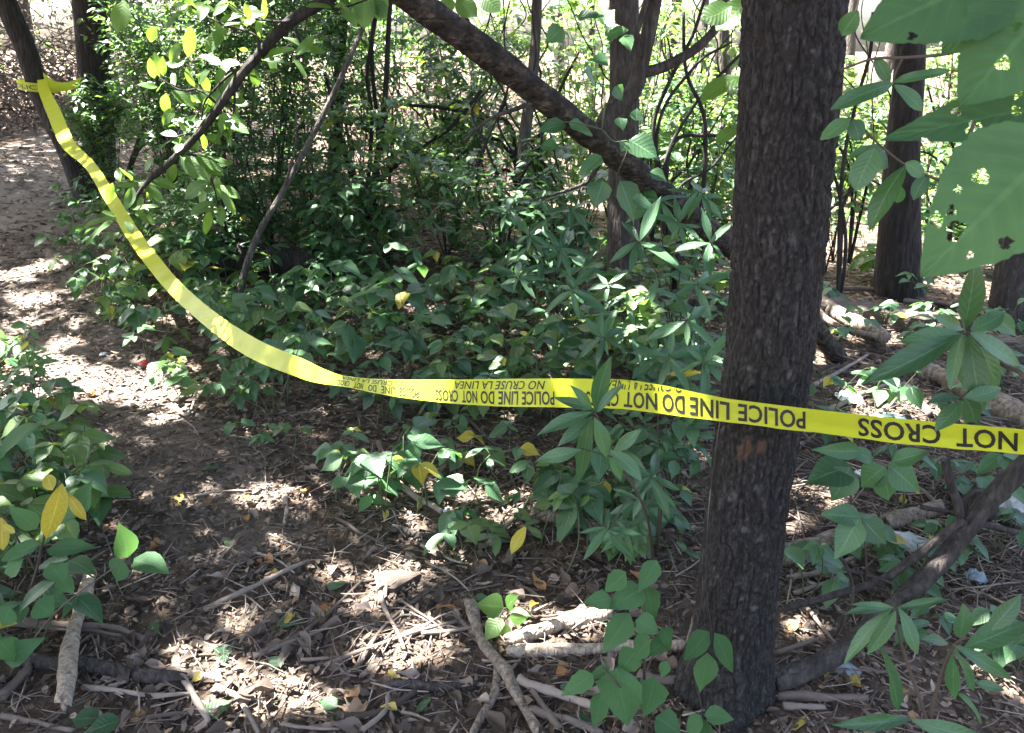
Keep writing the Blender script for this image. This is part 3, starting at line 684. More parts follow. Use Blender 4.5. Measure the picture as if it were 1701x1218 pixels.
LANDMARKS = [(120, 1070, 'the pale barkless log'), (200, 1110, 'the dark splintered log'), (830, 1120, 'the forked branch'), (940, 1040, 'the sunlit broken log'), (970, 870, 'the split brown log'), (660, 965, 'the flat piece of board'), (700, 1138, 'the short dark chunk of wood'),
 (240, 605, 'the red bottle cap'), (180, 690, 'the bend of the path'), (380, 480, 'the foot of the leaning pole'), (450, 400, 'the dark mossy log'), (610, 415, 'the many-stemmed sapling'), (1036, 575, 'the grey trunk'), (560, 650, 'the fold in the tape'), (800, 690, 'the middle of the tape'), (980, 720, 'the whorl in front of the tape'),
 (1160, 650, 'the left side of the scaly trunk'), (1190, 1180, 'the foot of the scaly trunk'), (1490, 490, 'the furrowed tapering trunk'), (1675, 545, 'the reddish brown trunk'), (1475, 705, 'the white sheet of paper'), (1508, 905, 'the clear plastic tray'), (1400, 1112, 'the pale blue film'), (1628, 830, 'the small dark stump'), (1600, 655, 'the rotten log'), (1420, 530, 'the grey bent log'), (1480, 1040, 'the drooping leaf cluster'),
 (40, 915, 'the white plastic bag'), (150, 350, 'the upright dark trunk'), (135, 300, 'the taped leaning trunk'), (740, 890, 'the long curved branch'), (1155, 480, 'the timber by the scaly trunk'), (880, 400, 'the slim crooked trunk'), (410, 868, 'the orange leaf on the path'), (430, 1150, 'the brightest sun patch'), (570, 800, 'the litter under the tape fold'), (40, 620, 'the sunlit leaves by the path')]
LM = np.array([G(x, y) for x, y, _ in LANDMARKS])
def near(p):
    return LANDMARKS[int(np.argmin(np.hypot(LM[:, 0]-p[0], LM[:, 1]-p[1])))][2]

# ------------------------------------------------------------------ logs, limbs and sticks on the ground
def log(name, label, pts, r0, r1, mat, seg=14, rough=.1, jag=.02, group=None, cat='log', sides=(), sub='wood', n=None):
    base = np.asarray(pts[0], float); n = n or 9*len(pts); P = spline(pts, n); root = thing(name, label, cat, base, group)
    ln = np.linalg.norm(P[-1]-P[0]); wv = RNG.uniform(0, 6.28, 4); tt = np.linspace(0, 1, n)
    P = P+(np.sin(tt*7+wv[0])[:, None]*NV(1, .4, 0)+np.sin(tt*13+wv[1])[:, None]*NV(.3, .5, .3))*min(.008*ln, r0*.28)
    R = np.linspace(r0, r1, n)*(1+.10*np.sin(tt*11+wv[2])+.07*np.sin(tt*29+wv[3])+RNG.normal(0, .035, n))
    V, f, uv = tube(P, R, seg, rough*1.15, jag)
    link(sub, MB().add(V, f, uv).mesh(sub, mat, base), root)
    for sp, a, c in sides:
        b = MB(); add_tube(b, sp, a, c, 8, 7*len(sp), .08); link('side_branch', b.mesh('side_branch', mat, base), root)
    return root
def gl(l, r, extra=0.0): return [G(x, y, r*.6+extra+.006) for x, y in l]
log('log', 'pale barkless log lying over the dark log beside the leafy bush', gl([(100, 1168), (118, 1080), (134, 1010), (147, 955)], .022, .025), .024, .018, 'dead_pale')
log('log', 'dark weathered log with a splintered pale end', gl([(15, 1092), (120, 1104), (220, 1118), (300, 1130)], .022), .024, .018, 'bark_limb', jag=.03)
log('log', 'flat grey splinter of wood at the broken log end', gl([(285, 1118), (330, 1122), (372, 1130)], .012), .016, .008, 'dead_pale', jag=.03)
log('forked_branch', 'forked grey-brown branch lying on the litter with a pale broken end', gl([(778, 1000), (800, 1055), (835, 1110), (855, 1150), (900, 1228)], .017, .01), .019, .014, 'dead', cat='branch', sides=[(gl([(828, 1100), (822, 1150), (800, 1190), (780, 1228)], .015), .014, .010), (gl([(815, 1080), (780, 1045), (765, 1030)], .013), .010, .006), (gl([(840, 1120), (865, 1095)], .015), .007, .004)])
log('log', 'pale broken log lit by the sun beside the three-leaved seedling', gl([(852, 1062), (920, 1040), (1020, 1015)], .022), .021, .025, 'dead_pale', jag=.035)
log('log', 'straight pale log lying just in front of the broken one', gl([(842, 1083), (960, 1078), (1060, 1075), (1140, 1072)], .018), .018, .018, 'dead_pale', jag=.01)
log('log', 'split brown log under the tape left of the scaly trunk', gl([(886, 853), (960, 868), (1068, 893)], .024), .027, .022, 'dead', jag=.05)
log('fallen_branch', 'long curved dark branch behind the split brown log', gl([(645, 876), (700, 890), (790, 888), (900, 884), (1005, 884)], .014), .016, .010, 'bark_limb', cat='branch')
log('log', 'short dark chunk of wood lying in the litter', gl([(648, 1136), (720, 1140), (792, 1138)], .014), .016, .013, 'bark_limb', jag=.01)
log('log', 'thick pale log lying behind the scaly trunk on its right', gl([(1290, 925), (1340, 915), (1410, 888), (1450, 870)], .045), .045, .035, 'dead')
log('log', 'grey bent log arching down from behind the scaly trunk', gl([(1330, 500), (1375, 512), (1420, 535), (1470, 562)], .085, .03), .055, .045, 'dead', sides=[(gl([(1355, 492), (1362, 520), (1400, 545), (1460, 560)], .14), .022, .018), (gl([(1425, 520), (1445, 523), (1455, 545), (1470, 560)], .12), .014, .012)])
log('log', 'brown rotten log lying under the near sprig of long leaves', gl([(1512, 605), (1560, 625), (1610, 655), (1720, 700), (1850, 740)], .055), .055, .060, 'dead', jag=.03)
log('stump', 'small dark stump standing behind the tape on the right', [G(1628, 838, -.03), G(1628, 838, .15), G(1632, 838, .34)], .05, .042, 'bark_dark', cat='stump', jag=.02)
log('log', 'dark mossy log lying half hidden by shrubs behind the leaning pole', [G(335, 425, .15), G(420, 430, .16), G(500, 434, .15), G(560, 436, .13)], .125, .10, 'bark_dark', rough=.05)
log('log', 'brown log lying between the trash and the curved limb', gl([(1462, 872), (1510, 858), (1560, 845)], .035), .035, .03, 'dead', jag=.02)
def limb():
    l = [(1285, 1132), (1345, 1110), (1400, 1080), (1460, 1030), (1505, 990), (1560, 935), (1605, 880), (1650, 825), (1705, 770), (1790, 690)]
    Y = [1.72, 1.75, 1.78, 1.84, 1.88, 1.92, 1.95, 1.96, 1.96, 1.95]; pts = ats(l, Y)
    for p_ in pts[:4]: p_[2] = max(p_[2], float(hz(p_[0], p_[1]))+.02)
    base = pts[0]; root = thing('fallen_limb', 'dark curved limb rising from the scaly trunk foot to the right', 'limb', base)
    P = spline(pts, 90); V, f, uv = tube(P, np.interp(np.linspace(0, 1, 90), [0, .3, .7, 1], [.030, .028, .026, .030]), 16, .09)
    link('wood', MB().add(V, f, uv).mesh('wood', 'bark_limb', base), root)
    for l2, Y2, w0, w1 in (([(1300, 1012), (1380, 990), (1440, 972), (1480, 955), (1540, 910), (1600, 862)], 1.93, .010, .013), ([(1600, 875), (1590, 835), (1578, 800), (1570, 765)], 1.97, .014, .012),
        ([(1600, 868), (1640, 872), (1690, 885)], 1.95, .012, .008), ([(1400, 945), (1440, 955), (1500, 975)], 1.9, .005, .004), ([(1530, 842), (1570, 850), (1610, 860)], 2.0, .008, .006), ([(1380, 905), (1410, 950), (1415, 1000), (1385, 1060)], 1.85, .005, .004)):
        b = MB(); add_tube(b, ats(l2, Y2), w0, w1, 8, 7*len(l2), .09); link('branch', b.mesh('branch', 'bark_limb', base), root)
limb()
def timber(label, p0, p1, h, w):
    a, c = np.asarray(p0, float), np.asarray(p1, float); d = unit(c-a); n_ = unit(np.cross(d, NV(0, 0, 1))); n = 24; V = []
    for i in range(n):
        p = a+(c-a)*i/(n-1); k = .004*math.sin(i*.9)
        for x, z in ((-w/2, 0), (w/2, 0), (w/2, h+k), (w*.38, h+.02+k), (-w*.38, h+.02+k), (-w/2, h+k)):
            V.append(p+n_*(x+U(-.016, .016))+NV(0, 0, z-.03+U(-.012, .012)))
    q = [(i*6+j, i*6+(j+1) % 6, (i+1)*6+(j+1) % 6, (i+1)*6+j) for i in range(n-1) for j in range(6)]
    o = link('timber', MB().add(np.array(V)-a, [np.array(q), np.array([(0, 5, 4), (0, 4, 3), (0, 3, 2), (0, 2, 1), ((n-1)*6, (n-1)*6+1, (n-1)*6+2), ((n-1)*6, (n-1)*6+2, (n-1)*6+3), ((n-1)*6, (n-1)*6+3, (n-1)*6+4), ((n-1)*6, (n-1)*6+4, (n-1)*6+5)])]).mesh('timber', 'timber', smooth=False), None, tuple(a))
    tag(o, label, 'timber')
timber('old squared timber lying in front of the furrowed tapering trunk', onto(at(1352, 545, 5.0), 0), onto(at(1610, 545, 4.7), 0), .14, .2)
timber('old squared timber lying between the grey trunk and the scaly trunk', onto(at(1085, 510, 5.2), 0), onto(at(1225, 515, 5.1), 0), .14, .18)
timber('old timber edge showing beside the reddish brown trunk', onto(at(1650, 555, 4.3), 0), onto(at(1850, 555, 4.2), 0), .13, .16)

STICKS = [([(590, 1112), (640, 1040), (700, 990), (752, 958)], .006), ([(624, 950), (640, 1010), (672, 1078)], .006), ([(338, 1012), (400, 985), (460, 955), (512, 930)], .008), ([(432, 1085), (520, 1040), (600, 965)], .006),
 ([(812, 905), (845, 868), (872, 838)], .010), ([(420, 1090), (490, 1065), (560, 1035)], .007), ([(500, 1096), (590, 1090), (610, 1086)], .004), ([(540, 1105), (660, 1060), (760, 1030)], .006),
 ([(700, 1052), (770, 1045), (830, 1030)], .005), ([(470, 815), (476, 840), (472, 870)], .008), ([(560, 860), (590, 880), (640, 905)], .006), ([(630, 735), (640, 760), (660, 790)], .010), ([(650, 790), (690, 825), (735, 850)], .011),
 ([(0, 1160), (40, 1120), (50, 1100)], .012), ([(0, 1035), (70, 1042), (150, 1048), (205, 1055)], .006), ([(40, 1030), (110, 1040), (180, 1040), (240, 1060)], .009), ([(140, 1140), (250, 1155), (330, 1150)], .006), ([(290, 1105), (320, 1150), (345, 1200)], .008),
 ([(190, 1195), (260, 1190), (360, 1178)], .006), ([(0, 1190), (60, 1200), (120, 1215)], .007), ([(560, 975), (650, 960), (740, 960)], .005), ([(700, 905), (735, 925), (770, 935)], .004), ([(860, 960), (930, 975), (1000, 970)], .004), ([(1060, 1120), (1100, 1130), (1150, 1128)], .012),
 ([(1290, 1155), (1360, 1158), (1440, 1160)], .012), ([(1300, 1172), (1370, 1175)], .008), ([(1395, 1095), (1410, 1135), (1420, 1175)], .004), ([(880, 1180), (940, 1195), (1000, 1218)], .010), ([(860, 1130), (920, 1150), (990, 1175)], .012), ([(930, 1210), (900, 1170), (870, 1130)], .008),
 ([(1360, 690), (1420, 660), (1470, 640)], .012), ([(1410, 720), (1470, 680), (1510, 640)], .012), ([(1500, 640), (1525, 665), (1545, 690)], .018), ([(1350, 640), (1390, 620), (1440, 590)], .010), ([(1320, 750), (1380, 700)], .008), ([(1430, 760), (1500, 790), (1560, 840)], .009), ([(1350, 560), (1420, 545), (1480, 540)], .012),
 ([(1360, 480), (1440, 480), (1520, 495), (1590, 512)], .016), ([(1500, 500), (1560, 505), (1600, 520)], .014), ([(1310, 960), (1360, 950), (1420, 925)], .008), ([(1320, 985), (1380, 965), (1400, 950)], .006), ([(1290, 1085), (1360, 1060)], .006), ([(1340, 1010), (1390, 1070)], .005),
 ([(770, 690), (840, 745), (900, 720)], .006), ([(700, 740), (780, 755), (860, 748)], .008), ([(230, 560), (270, 575), (300, 590)], .005), ([(280, 655), (310, 690), (330, 640)], .006), ([(560, 1190), (630, 1185), (690, 1150)], .010), ([(600, 1215), (640, 1180), (645, 1150)], .006), ([(360, 1140), (400, 1165), (430, 1218)], .007)]
for i, (l, r) in enumerate(STICKS):
    r *= 1.35
    q_ = gl(l, r, U(.003, .018)); ln = np.linalg.norm(q_[-1]-q_[0])
    o = log('stick', ('thick' if r > .0075 else 'thin')+(' long' if ln > .3 else ' short')+' bare stick lying near '+near((q_[0]+q_[-1])/2), q_, r, r*.65, 'stick', 7, .1, .006, 'sticks on the forest floor', 'stick', n=5*len(l))
for i in range(70):
    px, py = U(10, 1150), U(760, 1210); 
    if i % 3 == 0: px = U(380, 1000); py = U(930, 1200)
    if i % 5 == 4: px, py = U(1330, 1690), U(560, 1150)
    a = U(-.9, .9); L = U(35, 130); q = (px+L*math.cos(a), py-L*.6*math.sin(a)); r = U(.0025, .006)
    m_ = ((px+q[0])/2+U(-6, 6), (py+q[1])/2+U(-6, 6))
    q_ = gl([(px, py), m_, q], r, U(.004, .02))
    log('stick', 'slender twig-like stick lying near '+near(q_[1]), q_, r, r*.6, 'stick', 6, .08, .004, 'sticks on the forest floor', 'stick', n=9)

# ------------------------------------------------------------------ leaf litter
def litter():
    def scatter(n, x0, x1, y0, y1, smin, smax, keep=1.0):
        x = RNG.uniform(x0, x1, n); y = RNG.uniform(y0, y1, n); ok = np.abs(x) < 1.0+.78*y
        pth = on_path(x, y); ok &= (pth > 1.0) | (RNG.uniform(0, 1, n) < .97)
        x, y = x[ok], y[ok]; k = len(x); z = hz(x, y)+RNG.uniform(.001, .022, k)+np.where(on_path(x, y) < 1.25, .007, 0)
        az = RNG.uniform(0, 6.283, k); tl = RNG.normal(0, .17, k); ro = RNG.normal(0, .26, k); s = RNG.uniform(smin, smax, k)*RNG.uniform(.6, 1.15, k)
        yd = np.stack([np.cos(az)*np.cos(tl), np.sin(az)*np.cos(tl), np.sin(tl)], 1); up = np.stack([np.sin(ro)*-np.sin(az), np.sin(ro)*np.cos(az), np.cos(ro)], 1)
        zz = up-yd*np.sum(up*yd, 1)[:, None]; zz /= np.linalg.norm(zz, axis=1)[:, None]; xx = np.cross(yd, zz)
        m = np.zeros((k, 4, 4)); m[:, :3, 0] = xx*s[:, None]*RNG.uniform(.6, 1.2, k)[:, None]; m[:, :3, 1] = yd*s[:, None]; m[:, :3, 2] = zz*s[:, None]; m[:, :3, 3] = np.stack([x, y, z], 1); m[:, 3, 3] = 1
        return m
    ms = np.concatenate([scatter(70000, -3.6, 3.6, .5, 3.4, .010, .042), scatter(44000, -5, 5, 3.4, 6.5, .02, .06), scatter(20000, -9, 9, 6.5, 12, .04, .09), scatter(8000, -18, 18, 12, 26, .08, .2)])
    cl = np.clip(.42+.16*np.sin(ms[:, 0, 3]*3.1+1)*np.sin(ms[:, 1, 3]*2.7)+RNG.normal(0, .23, len(ms)), 0, .98); cl = np.where(RNG.uniform(0, 1, len(ms)) < .012, 1.0, cl)
    o = join_leaves('lowdry', ms, 'litter', 'leaf_litter', None, NV(0, 0, 0), cl); tag(o, 'brown dead leaf litter covering the forest floor', 'leaf litter', kind='stuff')
    b = MB()
    for i in range(9000):
        near = i < 6800
        y = U(.9, 3.6) if near else U(3.6, 9); x = U(-1, 1)*(.6+.72*y)
        if i % 5 == 0: q0 = G(U(1300, 1700), U(540, 1000)); x, y = q0[0], q0[1]
        if on_path(np.array(x), np.array(y)) < .9 and U(0, 1) < .2: continue
        L = U(.03, .16)*(1 if near else 1.7); a = U(0, 6.28); d = NV(math.cos(a), math.sin(a), U(-.12, .2)); p = NV(x, y, hz(x, y)+U(.006, .026)); e = p+d*L; e[2] = max(e[2], hz(e[0], e[1])+.004)
        mid = (p+e)/2+NV(U(-1, 1), U(-1, 1), U(-.3, 1))*L*.07; r = U(.0008, .0030)*(1 if near else 1.6)
        V, f, uv = tube([p, mid, e], [r, r*.9, r*.5], 4); b.add(V, f, uv, U(0, 1))
    o = link('twig_litter', b.mesh('twig_litter', 'twig')); tag(o, 'fine dead twigs and stems strewn over the leaf litter', 'twig litter', kind='stuff')
litter()
def fallen(name, n, label, cat, group, mat, smin, smax, region, kind='dry', spots=()):
    L = list(spots)
    while len(L) < n:
        x, y = U(region[0], region[2]), U(region[1], region[3]); L.append((x, y))
    for px, py in L:
        p = G(px, py, U(.012, .03)); a = U(0, 6.28); s = U(smin, smax)
        m = frame(p, NV(math.cos(a), math.sin(a), U(-.15, .2)), NV(U(-.35, .35), U(-.35, .35), 1), s)
        o = bpy.data.objects.new(name, leaf_mesh(kind, int(RNG.integers(len(PROTO[kind]))), mat)); COL.objects.link(o); o.matrix_basis = Matrix(m.tolist()); tag(o, label+' near '+near(p), cat, group)
fallen('fallen_leaf', 230, 'curled brown dead leaf on the litter', 'fallen leaf', 'brown leaves on the litter', 'fallen', .045, .085, (200, 760, 1180, 1215))
fallen('fallen_leaf', 13, 'orange-brown fallen leaf on the forest floor', 'fallen leaf', 'orange leaves on the forest floor', 'fallen_orange', .05, .08, (300, 700, 1120, 1200), spots=((410, 868), (335, 830), (272, 900), (515, 808), (550, 1005), (455, 935), (160, 655), (725, 1010), (1330, 1040)))
fallen('fallen_leaf', 18, 'yellow fallen leaf on the forest floor', 'fallen leaf', 'yellow leaves on the forest floor', 'fallen_yellow', .04, .07, (420, 680, 1200, 1200), spots=((490, 1022), (540, 1014), (760, 765), (405, 828), (300, 825), (700, 830), (640, 850), (660, 1180), (340, 1120), (880, 1010), (1430, 1143), (1370, 1125), (1340, 1190), (1498, 838)))
fallen('fallen_leaf', 22, 'limp green leaf fallen flat on the litter', 'fallen leaf', 'green leaves on the litter', 'leaf', .05, .09, (250, 760, 1120, 1210), kind='ovate', spots=((380, 895), (335, 905), (250, 1035), (460, 1035), (120, 1195), (200, 1195), (560, 1175), (715, 1160), (545, 980), (470, 1105)))

# ------------------------------------------------------------------ rubbish
def crumple(name, label, cat, px, py, w, d, h, mat, seed, lift=.01):
    r = np.random.default_rng(seed); n = 9; c = G(px, py, lift); V = []; a0 = r.uniform(0, 3)
    for i in range(n):
        for j in range(n):
            u, v = i/(n-1)*2-1, j/(n-1)*2-1; k = 1-.25*abs(u*v)
            x, y = u*w/2*k+r.normal(0, w*.03), v*d/2*k+r.normal(0, d*.03); z = h*max(0, 1-u*u*.8-v*v*.8)+r.uniform(0, h*.6)
            V.append((x*math.cos(a0)-y*math.sin(a0), x*math.sin(a0)+y*math.cos(a0), z))
    q = np.array([(i*n+j, (i+1)*n+j, (i+1)*n+j+1, i*n+j+1) for i in range(n-1) for j in range(n-1)])
    o = link(name, MB().add(np.array(V), q).mesh(name, mat, smooth=False), None, tuple(c)); tag(o, label, cat)
crumple('plastic_bag', 'crumpled white plastic bag under the yellow leaves of the bush', 'plastic bag', 40, 915, .12, .12, .05, 'white', 1)
crumple('paper_sheet', 'bright white sheet of paper in the sun behind the tape', 'paper', 1475, 705, .26, .20, .02, 'foam', 2)
crumple('plastic_bag', 'white scrap of plastic bag beside the curved limb', 'plastic bag', 1680, 852, .13, .10, .05, 'white', 3, .05)
crumple('plastic_wrapper', 'small blue and white wrapper under the curved limb', 'wrapper', 1620, 965, .07, .06, .03, 'bluegrey', 4)
crumple('plastic_wrapper', 'pale blue plastic film beneath the limb near the scaly trunk', 'wrapper', 1398, 1112, .11, .06, .02, 'bluegrey', 5)
crumple('paper_scrap', 'white paper scrap behind the leaning grey log in the rubbish', 'paper', 1410, 665, .16, .12, .03, 'foam', 6)
crumple('plastic_wrapper', 'tiny blue scrap on the path litter', 'wrapper', 333, 890, .025, .015, .006, 'bluegrey', 7)
crumple('paper_scrap', 'crumpled pale paper scrap in the leaves under the tape', 'paper', 742, 855, .045, .03, .02, 'bluegrey', 8)
crumple('plastic_wrapper', 'clear crinkled plastic tray under the curved limb branch', 'plastic tray', 1508, 905, .22, .11, .025, 'clear', 9)
crumple('paper_scrap', 'white paper scrap under the tape right of the trunk', 'paper', 1440, 790, .10, .07, .02, 'foam', 10)
crumple('paper_scrap', 'pinkish scrap of paper lying by the foot of the scaly trunk', 'paper', 1345, 1045, .05, .04, .02, 'board', 11)
crumple('paper_scrap', 'small white scrap on the dark dirt of the path', 'paper', 172, 590, .05, .03, .012, 'foam', 12)
def red_cap():  # a red bottle cap with a rim and a side tab
    c = G(241, 606, .012); SCL = .72; root = thing('bottle_cap', 'bright red bottle cap at the edge of the path', 'bottle cap', c); b = MB(); th = np.arange(20)*2*math.pi/20
    prof = [(.001, .018), (.030, .018), (.034, .014), (.034, -.008), (.031, -.008), (.030, .010), (.001, .012)]
    V = np.array([(r*math.cos(t)*1.25, r*math.sin(t), z) for r, z in prof for t in th]); n = 20
    q = np.array([(i*n+j, i*n+(j+1) % n, (i+1)*n+(j+1) % n, (i+1)*n+j) for i in range(len(prof)-1) for j in range(n)])
    rot = np.array(Matrix.Rotation(math.radians(38), 3, 'X')); o = link('rim', b.add(SCL*V@rot.T, q).mesh('rim', 'red'), root)
    V, f, uv = tube([NV(-.032, 0, .004), NV(-.05, .01, .006), NV(-.058, .012, .0)], [.007, .006, .003], 6); link('tab', MB().add(SCL*V@rot.T, f, uv).mesh('tab', 'red'), root)
red_cap()
def board():
    P = [G(627, 975, .03), G(622, 950, .022), G(668, 946, .026), G(700, 952, .028), G(655, 978, .034)]
    V = [p for p in P]+[p-NV(0, 0, .05) for p in P]; q = [(i, (i+1) % 5, (i+1) % 5+5, i+5) for i in range(5)]; tr = [(0, 2, 1), (0, 3, 2), (0, 4, 3), (5, 6, 7), (5, 7, 8), (5, 8, 9)]
    o = link('wood_fragment', MB().add(np.array(V)-P[0], [np.array(q), np.array(tr)]).mesh('wood_fragment', 'board', smooth=False), None, tuple(P[0])); tag(o, 'flat brown piece of board among the sunlit sticks', 'board')
board()

# ------------------------------------------------------------------ leaves placed from the photograph
def photo_leaves(root, rows, Y, kind, mat, wref, face=.75, jy=.04, tipdy=0.0):
    """rows of (base x, base y, tip x, tip y, width px[, distance])"""
    ms = []
    for rw in rows:
        Yb = (rw[5] if len(rw) > 5 else Y)+U(-jy, jy); Yt = Yb+U(-.5, .5)*jy+tipdy-.25*math.hypot(rw[2]-rw[0], rw[3]-rw[1])/F*Yb
        a, t = at(rw[0], rw[1], Yb), at(rw[2], rw[3], Yt); L = np.linalg.norm(t-a); w = rw[4]/F*Yb
        view = unit(NV(0, 0, CAMZ)-a); nr = unit(view*face+NV(U(-.35, .35), U(-.2, .2), 1-face+U(0, .25)))
        ms.append(frame(a, t-a, nr, L*1.02, w/(L*wref)))
    put_leaves(root, kind, ms, mat, limit=400, old=0)
    return ms
def stems(root, lines, mat='stem'):
    b = MB()
    for pts, r0, r1 in lines: add_tube(b, pts, r0, r1, 6, 5*len(pts), .04)
    link('stem', b.mesh('stem', mat, root.location), root)

# branch hanging from the top with sunlit leaves
def lit_branch():
    z = lambda l, Y: [at(x/2.9, y/2.9, Y) for x, y in l]
    Y = 3.0; main = ats([(640, -70), (545, -2), (480, 38), (430, 92), (407, 117), (365, 176), (328, 224), (280, 272), (241, 307), (214, 348)], [3.1, 3.08, 3.05, 3.03, 3.0, 3.0, 3.0, 2.98, 2.97, 2.95])
    base = main[0]; root = thing('hanging_branch', 'slanting branch with backlit yellow-green leaves hanging over the tape', 'branch', base)
    b = MB(); P = spline(main, 70); V, f, uv = tube(P, np.interp(np.linspace(0, 1, 70), [0, .3, .8, 1], [.024, .019, .012, .004]), 10, .06); link('branch', b.add(V, f, uv).mesh('branch', 'bark_dark', base), root)
    tw = [([(490, 45), (500, 75), (497, 95), (475, 115), (445, 125)], .006), ([(407, 117), (385, 122), (360, 145), (340, 170), (335, 200)], .006), ([(365, 176), (330, 150), (300, 150), (265, 130)], .005), ([(430, 92), (425, 60), (370, 40), (330, 20), (300, -10)], .006),
          ([(390, 140), (388, 190), (375, 205)], .005), ([(328, 224), (300, 225), (275, 240)], .004), ([(300, 255), (330, 262), (352, 300), (362, 340)], .005), ([(241, 307), (240, 302), (190, 303)], .003), ([(545, 0), (560, 15), (610, 0)], .006), ([(480, 38), (420, 30), (380, 5)], .005)]
    for l, r in tw:
        b2 = MB(); add_tube(b2, ats(l, 3.0), r, r*.45, 6, 5*len(l), .05); link('twig', b2.mesh('twig', 'bark_dark', base), root)
    rows = [(590, 0, 570, 150, 78), (1100, 20, 1015, 70, 42), (1170, 70, 1050, 95, 38), (880, 50, 790, 135, 36), (920, 130, 915, 275, 58), (1090, 140, 1000, 240, 62), (890, 290, 780, 320, 46), (740, 250, 770, 370, 42), (785, 270, 785, 370, 40),
     (760, 420, 665, 400, 45), (820, 430, 940, 510, 54), (800, 450, 800, 550, 46), (840, 520, 790, 600, 46), (1110, 300, 1035, 395, 54), (950, 360, 1015, 435, 52), (1095, 395, 1035, 490, 50), (1250, 280, 1395, 220, 46), (1260, 290, 1395, 292, 46), (1225, 330, 1240, 415, 48),
     (1105, 485, 1190, 500, 44), (1080, 540, 1100, 670, 62), (1130, 540, 1130, 635, 46), (1010, 480, 960, 560, 46), (850, 590, 905, 625, 40), (880, 650, 755, 712, 40), (870, 690, 850, 730, 40), (870, 750, 1000, 862, 74), (920, 760, 1075, 810, 52), (840, 790, 815, 885, 48),
     (690, 890, 535, 880, 42), (640, 900, 605, 1005, 48), (710, 900, 768, 960, 42), (560, 1050, 393, 1085, 42), (540, 1065, 395, 1178, 46), (650, 1030, 748, 1070, 42), (640, 1010, 755, 980, 30), (600, 1065, 640, 1120, 38), (560, 1040, 500, 1020, 30), (1000, 880, 885, 950, 74), (990, 900, 955, 1000, 62), (1060, 890, 1155, 950, 48),
     (1070, 920, 1135, 1030, 40), (1000, 1010, 1000, 1135, 48), (1060, 990, 1070, 1085, 40), (950, 1020, 1055, 1000, 34), (1190, 90, 1210, 110, 60), (960, 60, 1000, 0, 50), (750, 130, 720, 200, 46), (1160, 310, 1050, 300, 46), (1180, 250, 1170, 230, 40), (940, 600, 880, 590, 40), (960, 640, 1000, 720, 46), (740, 760, 690, 820, 44),
     (1040, 50, 920, 20, 52), (1000, 20, 960, 90, 48), (1180, 10, 1210, 100, 40), (870, 210, 820, 300, 50), (960, 270, 1060, 300, 46), (900, 20, 820, 40, 46), (1320, 20, 1290, 15, 46), (900, 330, 930, 420, 46), (1010, 330, 950, 400, 46), (830, 560, 880, 600, 44), (1000, 640, 1060, 690, 44)]
    photo_leaves(root, [tuple(v/2.9 for v in r_) for r_ in rows], 3.0, 'oblong', 'leaf_lit', .40, .55, .10)
    ms = []
    for l, r in tw+[([(470, 45), (407, 117), (340, 210), (270, 282), (225, 330)], .01)]:
        Q = spline(ats(l, 3.02), 12)
        for i in range(3, 12):
            if U(0, 1) < .72:
                a = U(0, 6.28); ms.append(frame(Q[i]+NV(0, U(-.06, .06), 0), NV(math.cos(a), U(-.6, .6), math.sin(a)*.8-.25), NV(U(-.5, .5), -.6+U(-.4, .4), .7), U(.06, .105)))
    put_leaves(root, 'oblong', ms, 'leaf_lit', limit=400, old=0)
lit_branch()

# broad holed leaves close to the lens, upper right
def holed_leaf(root, b0, tip, w, Y, dY, holes, seed, base):
    a, t = at(*b0, Y), at(*tip, Y+dY); L = np.linalg.norm(t-a); wid = w/F*Y; r = np.random.default_rng(seed)
    view = unit(NV(0, 0, CAMZ)-a); m = frame(a, t-a, unit(view+NV(.2, 0, .35)), 1.0); n, k = 90, 60; V = []; uv = []; ok = np.ones((n, k), bool)
    ph = r.uniform(0, 6.28, 6)
    for i in range(n+1):
        s = i/n; ww = wid/2*(math.sin(math.pi*max(s, .0)**.58)**.8 if 0 < s < 1 else .01)*(1+.018*math.sin(s*110+ph[0])+.02*math.sin(s*40+ph[1]))
        for j in range(k+1):
            u = j/k*2-1; x = u*ww; z = .16*abs(x)-.10*L*s*s+.035*L*math.sin(ph[2]+s*6)*u+.0009*math.cos(52*(s-.22*abs(u)))*(1-abs(u))
            V.append((x, s*L, z)); uv.append((u*.5+.5, s))
    V = np.array(V); C = V.reshape(n+1, k+1, 3); cc = (C[:-1, :-1]+C[1:, 1:])/2
    for hu, hs, hr in holes:
        cx_ = np.array([hu*wid/2*.8, hs*L]); ang = np.arctan2(cc[..., 1]-cx_[1], cc[..., 0]-cx_[0]); d = np.hypot(cc[..., 0]-cx_[0], cc[..., 1]-cx_[1])
        ok &= d > hr*(1+.15*np.sin(3*ang+hu*9)+.1*np.sin(5*ang))
    q = np.array([(i*(k+1)+j, i*(k+1)+j+1, (i+1)*(k+1)+j+1, (i+1)*(k+1)+j) for i in range(n) for j in range(k) if ok[i, j]])
    VV = V@m[:3, :3].T+m[:3, 3]
    link('leaf', MB().add(VV, q, np.array(uv)).mesh('leaf', 'leaf_near', base), root)
